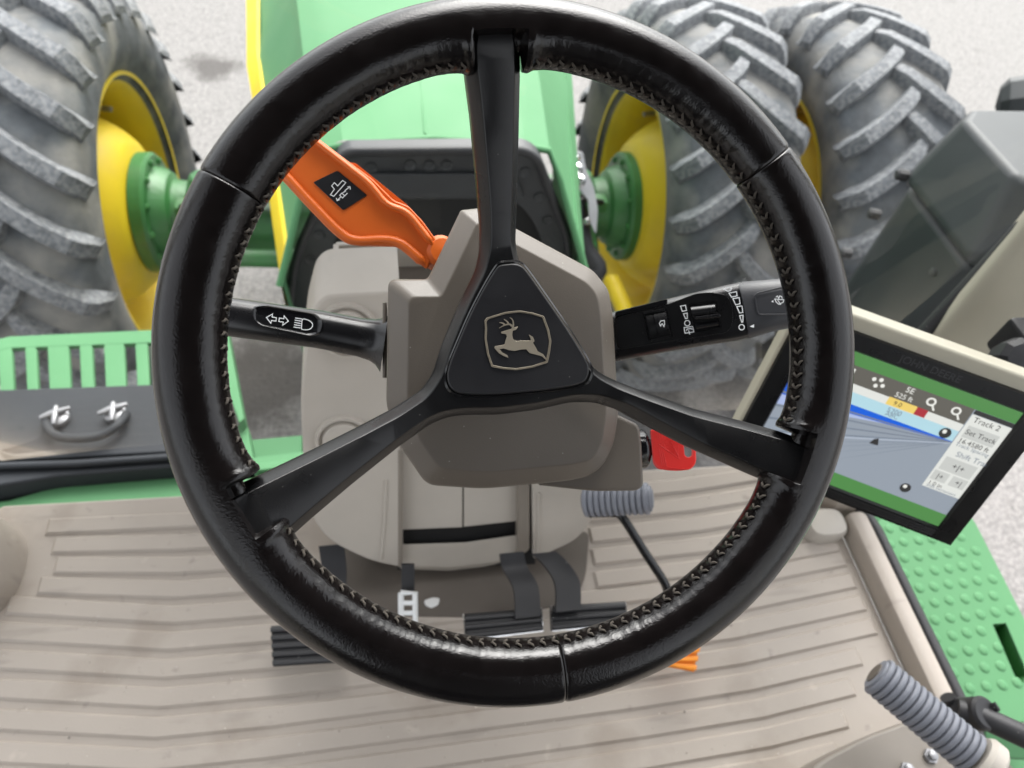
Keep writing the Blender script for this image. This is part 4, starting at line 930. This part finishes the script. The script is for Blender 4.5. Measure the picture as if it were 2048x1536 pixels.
# ================================================================== FRONT WHEELS
TY, TZ = 2.24, .79
def wheel_meshes():
    prof = [(.150, .452), (.165, .475), (.195, .52), (.214, .575), (.212, .64), (.198, .685), (.165, .713), (.08, .727), (0, .73)]
    prof = prof+[(-x, r) for x, r in prof[-2::-1]]
    vs, fs = [], []; seg = 72
    for x, r in prof:
        for k in range(seg): a = 2*pi*k/seg; vs.append((x, -r*sin(a), r*cos(a)))
    for i in range(len(prof)-1):
        for k in range(seg): fs.append((i*seg+k, i*seg+(k+1) % seg, i*seg+seg+(k+1) % seg, i*seg+seg+k))
    me = bpy.data.meshes.new('carcass'); me.from_pydata(vs, [], fs)
    lugs = []
    for sg in (1, -1):
        vs, fs = [], []; st = 12; NC = 8
        for i in range(st):
            s = i/(st-1); x = -.022+.245*s; ph = .27*s**.72
            dph = .27*.72*max(.12, s)**-.28; tang = V((.245, dph*.74)).normalized(); per = V((-tang.y, tang.x))
            cap_ = sin(pi/2*min(1, (s+.02)/.12)); wt = (.020+.004*s)*(.8+.2*cap_); wb = (.033+.006*s)*(.7+.3*cap_)
            rt = .768-.028*(max(0, x)/.21)**2; rb = .716-.05*(max(0, x)/.21)**3
            rt -= .02*(1-cap_)
            if s > .84: rt -= .06*((s-.84)/.16)**1.6
            if s > .93: wt *= .85
            for ww, r in ((-wb, rb), (-wt*1.15, rt-.016), (-wt*1.02, rt-.003), (-wt*.92, rt), (wt*.92, rt), (wt*1.02, rt-.003), (wt*1.15, rt-.016), (wb, rb)):
                xx = x+per.x*ww; pp_ = ph+per.y*ww/.74; vs.append((sg*xx, -r*sin(pp_), r*cos(pp_)))
        for i in range(st-1):
            for k in range(NC-1): fs.append((i*NC+k, i*NC+k+1, i*NC+NC+1+k, i*NC+NC+k))
        fs += [tuple(range(NC)), tuple((st-1)*NC+k for k in range(NC))[::-1]]
        ml = bpy.data.meshes.new('lug'); ml.from_pydata(vs, [], fs); lugs.append(ml)
    return me, lugs
def setup(me, mat, ang):
    bm = bmesh.new(); bm.from_mesh(me); bmesh.ops.recalc_face_normals(bm, faces=bm.faces); bm.to_mesh(me); bm.free()
    me.materials.append(MT[mat]); me.polygons.foreach_set('use_smooth', [True]*len(me.polygons)); me.set_sharp_from_angle(angle=radians(ang))
CAR, LUGS = wheel_meshes(); setup(CAR, 'tyre', 60)
for l in LUGS: setup(l, 'lug', 25)
NL = 26
def wheel(x, side, label, rot=0, steer=0):
    t = thing('front_wheel', label, 'wheel', (x, TY, 0))
    base = Matrix.Translation((x, TY, TZ)) @ Matrix.Rotation(steer, 4, 'Z')
    ty = bpy.data.objects.new('tyre', CAR); link(ty, t); ty.matrix_basis = base
    for k in range(NL):
        for j, l in enumerate(LUGS):
            o = bpy.data.objects.new('lug', l); link(o, ty); o.matrix_parent_inverse = Matrix.Identity(4)
            o.matrix_basis = Matrix.Rotation(rot+2*pi*(k+.5*j)/NL, 4, 'X')
    s = side  # inner side direction (+x or -x)
    rp2 = [(.172, .468), (.176, .480), (.165, .482), (.150, .455), (.135, .440), (.06, .425), (.0, .412), (-.05, .405), (-.062, .395), (-.055, .38), (.0, .358), (.06, .328), (.11, .297), (.148, .262), (.165, .235), (.165, .05)]
    lathe('wheel_rim', [(a, b) for a, b in rp2], (x, TY, TZ), (s, 0, 0), 'yellow', t, 64, 45, caps=False)
    lathe('outer_rim', [(-.062, .395), (-.08, .405), (-.13, .43), (-.15, .455), (-.165, .482), (-.176, .48)], (x, TY, TZ), (s, 0, 0), 'yellow', t, 64, 45, caps=False)
    lathe('valve_stem', [(0, .012), (.05, .010), (.055, 0)], (x+s*.02, TY+.30, TZ+.24), (s, -.2, 0), 'mgrey', t, 8)
    return t
wheel(-1.09, 1, 'dusty front tractor tyre with yellow rim at the left', .05)
wheel(1.075, -1, 'inner right front tractor tyre with yellow rim beside the green axle', .12)
wheel(1.65, -1, 'outer dual front tyre standing right of the inner right tyre', .02)

AX = thing('front_axle', 'green front axle with hubs between the front wheels', 'axle', (0, TY, .4))
for s in (-1, 1):
    x0 = s*(1.08-.16)
    lathe('hub_flange', [(0, .215), (.04, .215), (.05, .205), (.05, .165), (.07, .16), (.10, .145), (.11, .12), (.18, .11)], (x0, TY, TZ), (-s, 0, 0), 'green_d', AX, 48, 30)
    for k in range(12):
        a = 2*pi*(k+.5)/12; lathe('flange_bolt', [(0, .012), (.012, .012), (.014, .008), (.014, 0)], (x0-s*.048, TY+.187*sin(a), TZ+.187*cos(a)), (-s, 0, 0), 'green_d', AX, 6)
    box('brake_line_block', (s*.76, TY-.10, TZ+.10), .05, .06, .05, 'green_d', AX, .008)
    tube('brake_line', [(s*.76, TY-.12, TZ+.12), (s*.66, TY-.2, TZ+.2), (s*.5, TY-.15, TZ+.26), (s*.32, TY-.1, TZ+.25)], .012, 'rubber', AX, 8)
    loft('knuckle', [((s*.70, TY, TZ+.15), (.035, 0, 0), (0, .05, 0)), ((s*.70, TY, TZ+.13), (.055, 0, 0), (0, .08, 0)), ((s*.71, TY, TZ+.06), (.07, 0, 0), (0, .11, 0)), ((s*.71, TY, TZ-.06), (.07, 0, 0), (0, .115, 0)), ((s*.71, TY, TZ-.2), (.05, 0, 0), (0, .07, 0))], 'green', AX, 24, 3)
    lathe('kingpin_cap', [(0, .040), (.012, .040), (.018, .032), (.018, .014), (.010, .014), (.010, 0)], (s*.70, TY, TZ+.148), (0, 0, 1), 'green', AX, 20)
    tube('tie_rod', [(s*.72, TY-.22, TZ-.02), (s*.45, TY-.24, TZ-.02), (s*.2, TY-.24, TZ)], .032, 'green_d', AX, 14)
    loft('steering_arm', [((s*.72, TY-.05, TZ-.02), (.05, 0, 0), (0, 0, .05)), ((s*.70, TY-.24, TZ-.02), (.045, 0, 0), (0, 0, .035))], 'green_d', AX, 16, 3)
    tube('wishbone', [(s*.74, TY, TZ+.10), (s*.45, TY-.02, TZ+.12), (s*.22, TY-.03, TZ+.14)], [.045, .05, .065], 'green_d', AX, 16)
loft('axle_beam', [((-.78, TY, TZ-.06), (0, .11, 0), (0, 0, .11)), ((-.4, TY, TZ-.10), (0, .13, 0), (0, 0, .13)), ((.4, TY, TZ-.10), (0, .13, 0), (0, 0, .13)), ((.78, TY, TZ-.06), (0, .11, 0), (0, 0, .11))], 'green_d', AX, 28, 2.6)
tube('yellow_link', [at(1222, 560, 2.75), at(1240, 600, 2.7), at(1262, 650, 2.65), at(1275, 700, 2.6)], .034, 'yellow', AX, 10)
HB = thing('hose_bracket', 'grey bent hose bracket with bright bolts beside the right axle hub', 'bracket', at(1160, 420, 2.3))
prism('bracket_plate', [at(x, y, 2.3) for x, y in rnd([(1146, 300), (1166, 305), (1172, 340), (1188, 375), (1196, 420), (1192, 470), (1178, 440), (1176, 400), (1160, 380), (1144, 382)], 6, 3)], (.01, .03, -.02), 'mgrey', HB, .004)
for x, y, r in ((1153, 317, .012), (1154, 338, .019), (1160, 362, .019), (1173, 443, .013)):
    lathe('bolt_head', [(0, r), (.012, r), (.02, r*.6), (.021, 0)], at(x, y, 2.29), (CAM-at(x, y, 2.29)), 'chrome', HB, 12)
tube('black_hose', crom([at(1150, 400, 2.34), at(1158, 440, 2.36), at(1170, 500, 2.38), at(1195, 540, 2.4), at(1160, 560, 2.4)], 5, False), .035, 'rubber', HB, 10)

# ================================================================== LEFT STEP AND TOOL BOX
ZS = 1.33
LST = thing('left_step', 'pale green slotted step frame outside the left front window', 'step', (-.65, .95, ZS))
lz = lambda x, y, dz=0: onz(x, y, ZS+dz)
# slotted rack: rails and bars
def bar(name, q, mat='green', dz=0, th=.012, bev=.003, par=LST): return prism(name, [lz(*p, dz) for p in q], (0, 0, -th), mat, par, bev, 2)
bar('rack_rail', [(-60, 690), (20, 672), (330, 658), (420, 655), (425, 680), (340, 684), (20, 696), (-60, 712)])
for x0, x1 in ((-60, -25), (-5, 23), (49, 72), (94, 137), (158, 184), (207, 248), (270, 295), (320, 362), (384, 410)):
    bar('rack_bar', [(x0, 686), (x1, 686), (x1+5, 790), (x0+5, 790)], dz=-.001)
bar('rack_end', [(434, 640), (452, 640), (488, 836), (478, 846), (448, 760), (440, 700)], dz=.004, th=.05)
bar('rack_end', [(472, 850), (494, 848), (504, 900), (515, 960), (480, 960)], dz=-.03, th=.05)
bar('step_crossbar', [(490, 880), (604, 870), (604, 905), (498, 920)], dz=-.12, th=.03)
bar('step_crossbar', [(440, 922), (612, 902), (612, 965), (440, 985)], dz=-.03, th=.02)
bar('step_front', [(-60, 1010), (20, 1000), (130, 968), (430, 945), (430, 992), (30, 1012), (-60, 1040)], dz=.0, th=.05)
bar('step_tread', [(505, 928), (590, 918), (590, 932), (506, 942)], dz=-.01, th=.01)
TB = thing('tool_box', 'flat black tool box lid with a carrying handle outside the left front window', 'tool box', (-.65, .85, ZS))
ZB = 1.385
tz = lambda x, y, dz=0: onz(x, y, ZB+dz)
prism('box_lid', [tz(*p) for p in rnd([(-90, 782), (410, 764), (424, 900), (-90, 926)], 8, 3)], (0, 0, -.05), 'box', TB, .012, 4)
prism('box_front', [tz(*p, -.012) for p in rnd([(-90, 905), (426, 880), (430, 926), (110, 952), (-90, 985)], 10, 3)], (0, 0, -.06), 'box', TB, .01, 4)
tube('lid_lip', [tz(x, y, -.002) for x, y in ((-90, 935), (150, 927), (425, 908))], .007, 'box', TB, 8)
hp = [(92, 835), (97, 858), (116, 873), (160, 877), (205, 870), (238, 848), (252, 828)]
tube('carry_handle', crom([tz(x, y, .022 if 0 < i < 6 else .006) for i, (x, y) in enumerate(hp)], 6, False), .0085, 'box', TB, 12)
for x, y in ((118, 838), (232, 830)):
    c = tz(x, y, .004)
    lathe('handle_boss', [(0, .020), (.008, .020), (.012, .014), (.012, 0)], c, (0, 0, 1), 'mgrey', TB, 16)
    tube('wing_latch', [c+V((-.026, -.006, .016)), c+V((-.006, 0, .018)), c+V((.024, .012, .018))], [.004, .0075, .004], 'mgrey', TB, 10)
    tube('wing_latch', [c+V((-.004, .020, .014)), c+V((0, 0, .018)), c+V((.0, -.022, .014))], [.004, .007, .004], 'mgrey', TB, 10)

# ------------------------------------------------------------------ grit trodden into the mat
vs, fs = [], []
for k in range(420):
    x = random.uniform(-.75, .62); y = random.uniform(.05, .55) if random.random() < .6 else random.gauss(.2, .08)
    r = random.choice([.0006, .0007, .0008, .001, .0013, .0022 if k % 9 == 0 else .0009]); b = len(vs)
    z = ZF+.0043+r*.3
    for a in range(4): vs.append((x+r*cos(a*pi/2+k)*random.uniform(.7, 1.3), y+r*sin(a*pi/2+k)*random.uniform(.7, 1.3), z))
    vs.append((x, y, z+r*.8)); fs += [(b, b+1, b+4), (b+1, b+2, b+4), (b+2, b+3, b+4), (b+3, b, b+4)]
gr = part('floor_grit', vs, fs, pbr('pale_grit', (.45, .41, .36), .9, var=.7, vs=60), None, 0); fin(gr, 'pale grit and crumbs scattered over the beige floor mat', 'grit', kind='stuff')

# ------------------------------------------------------------------ groups of look-alikes
for o in list(COL.objects):
    if o.parent is None:
        n = o.name.split('.')[0]
        gname = {'front_wheel': 'front wheels of the tractor', 'brake_pedal': 'joined brake pedals', 'foot_peg': 'grey ribbed foot pegs', 'cab_pillar': 'cab pillars'}.get(n)
        if gname: o['group'] = gname
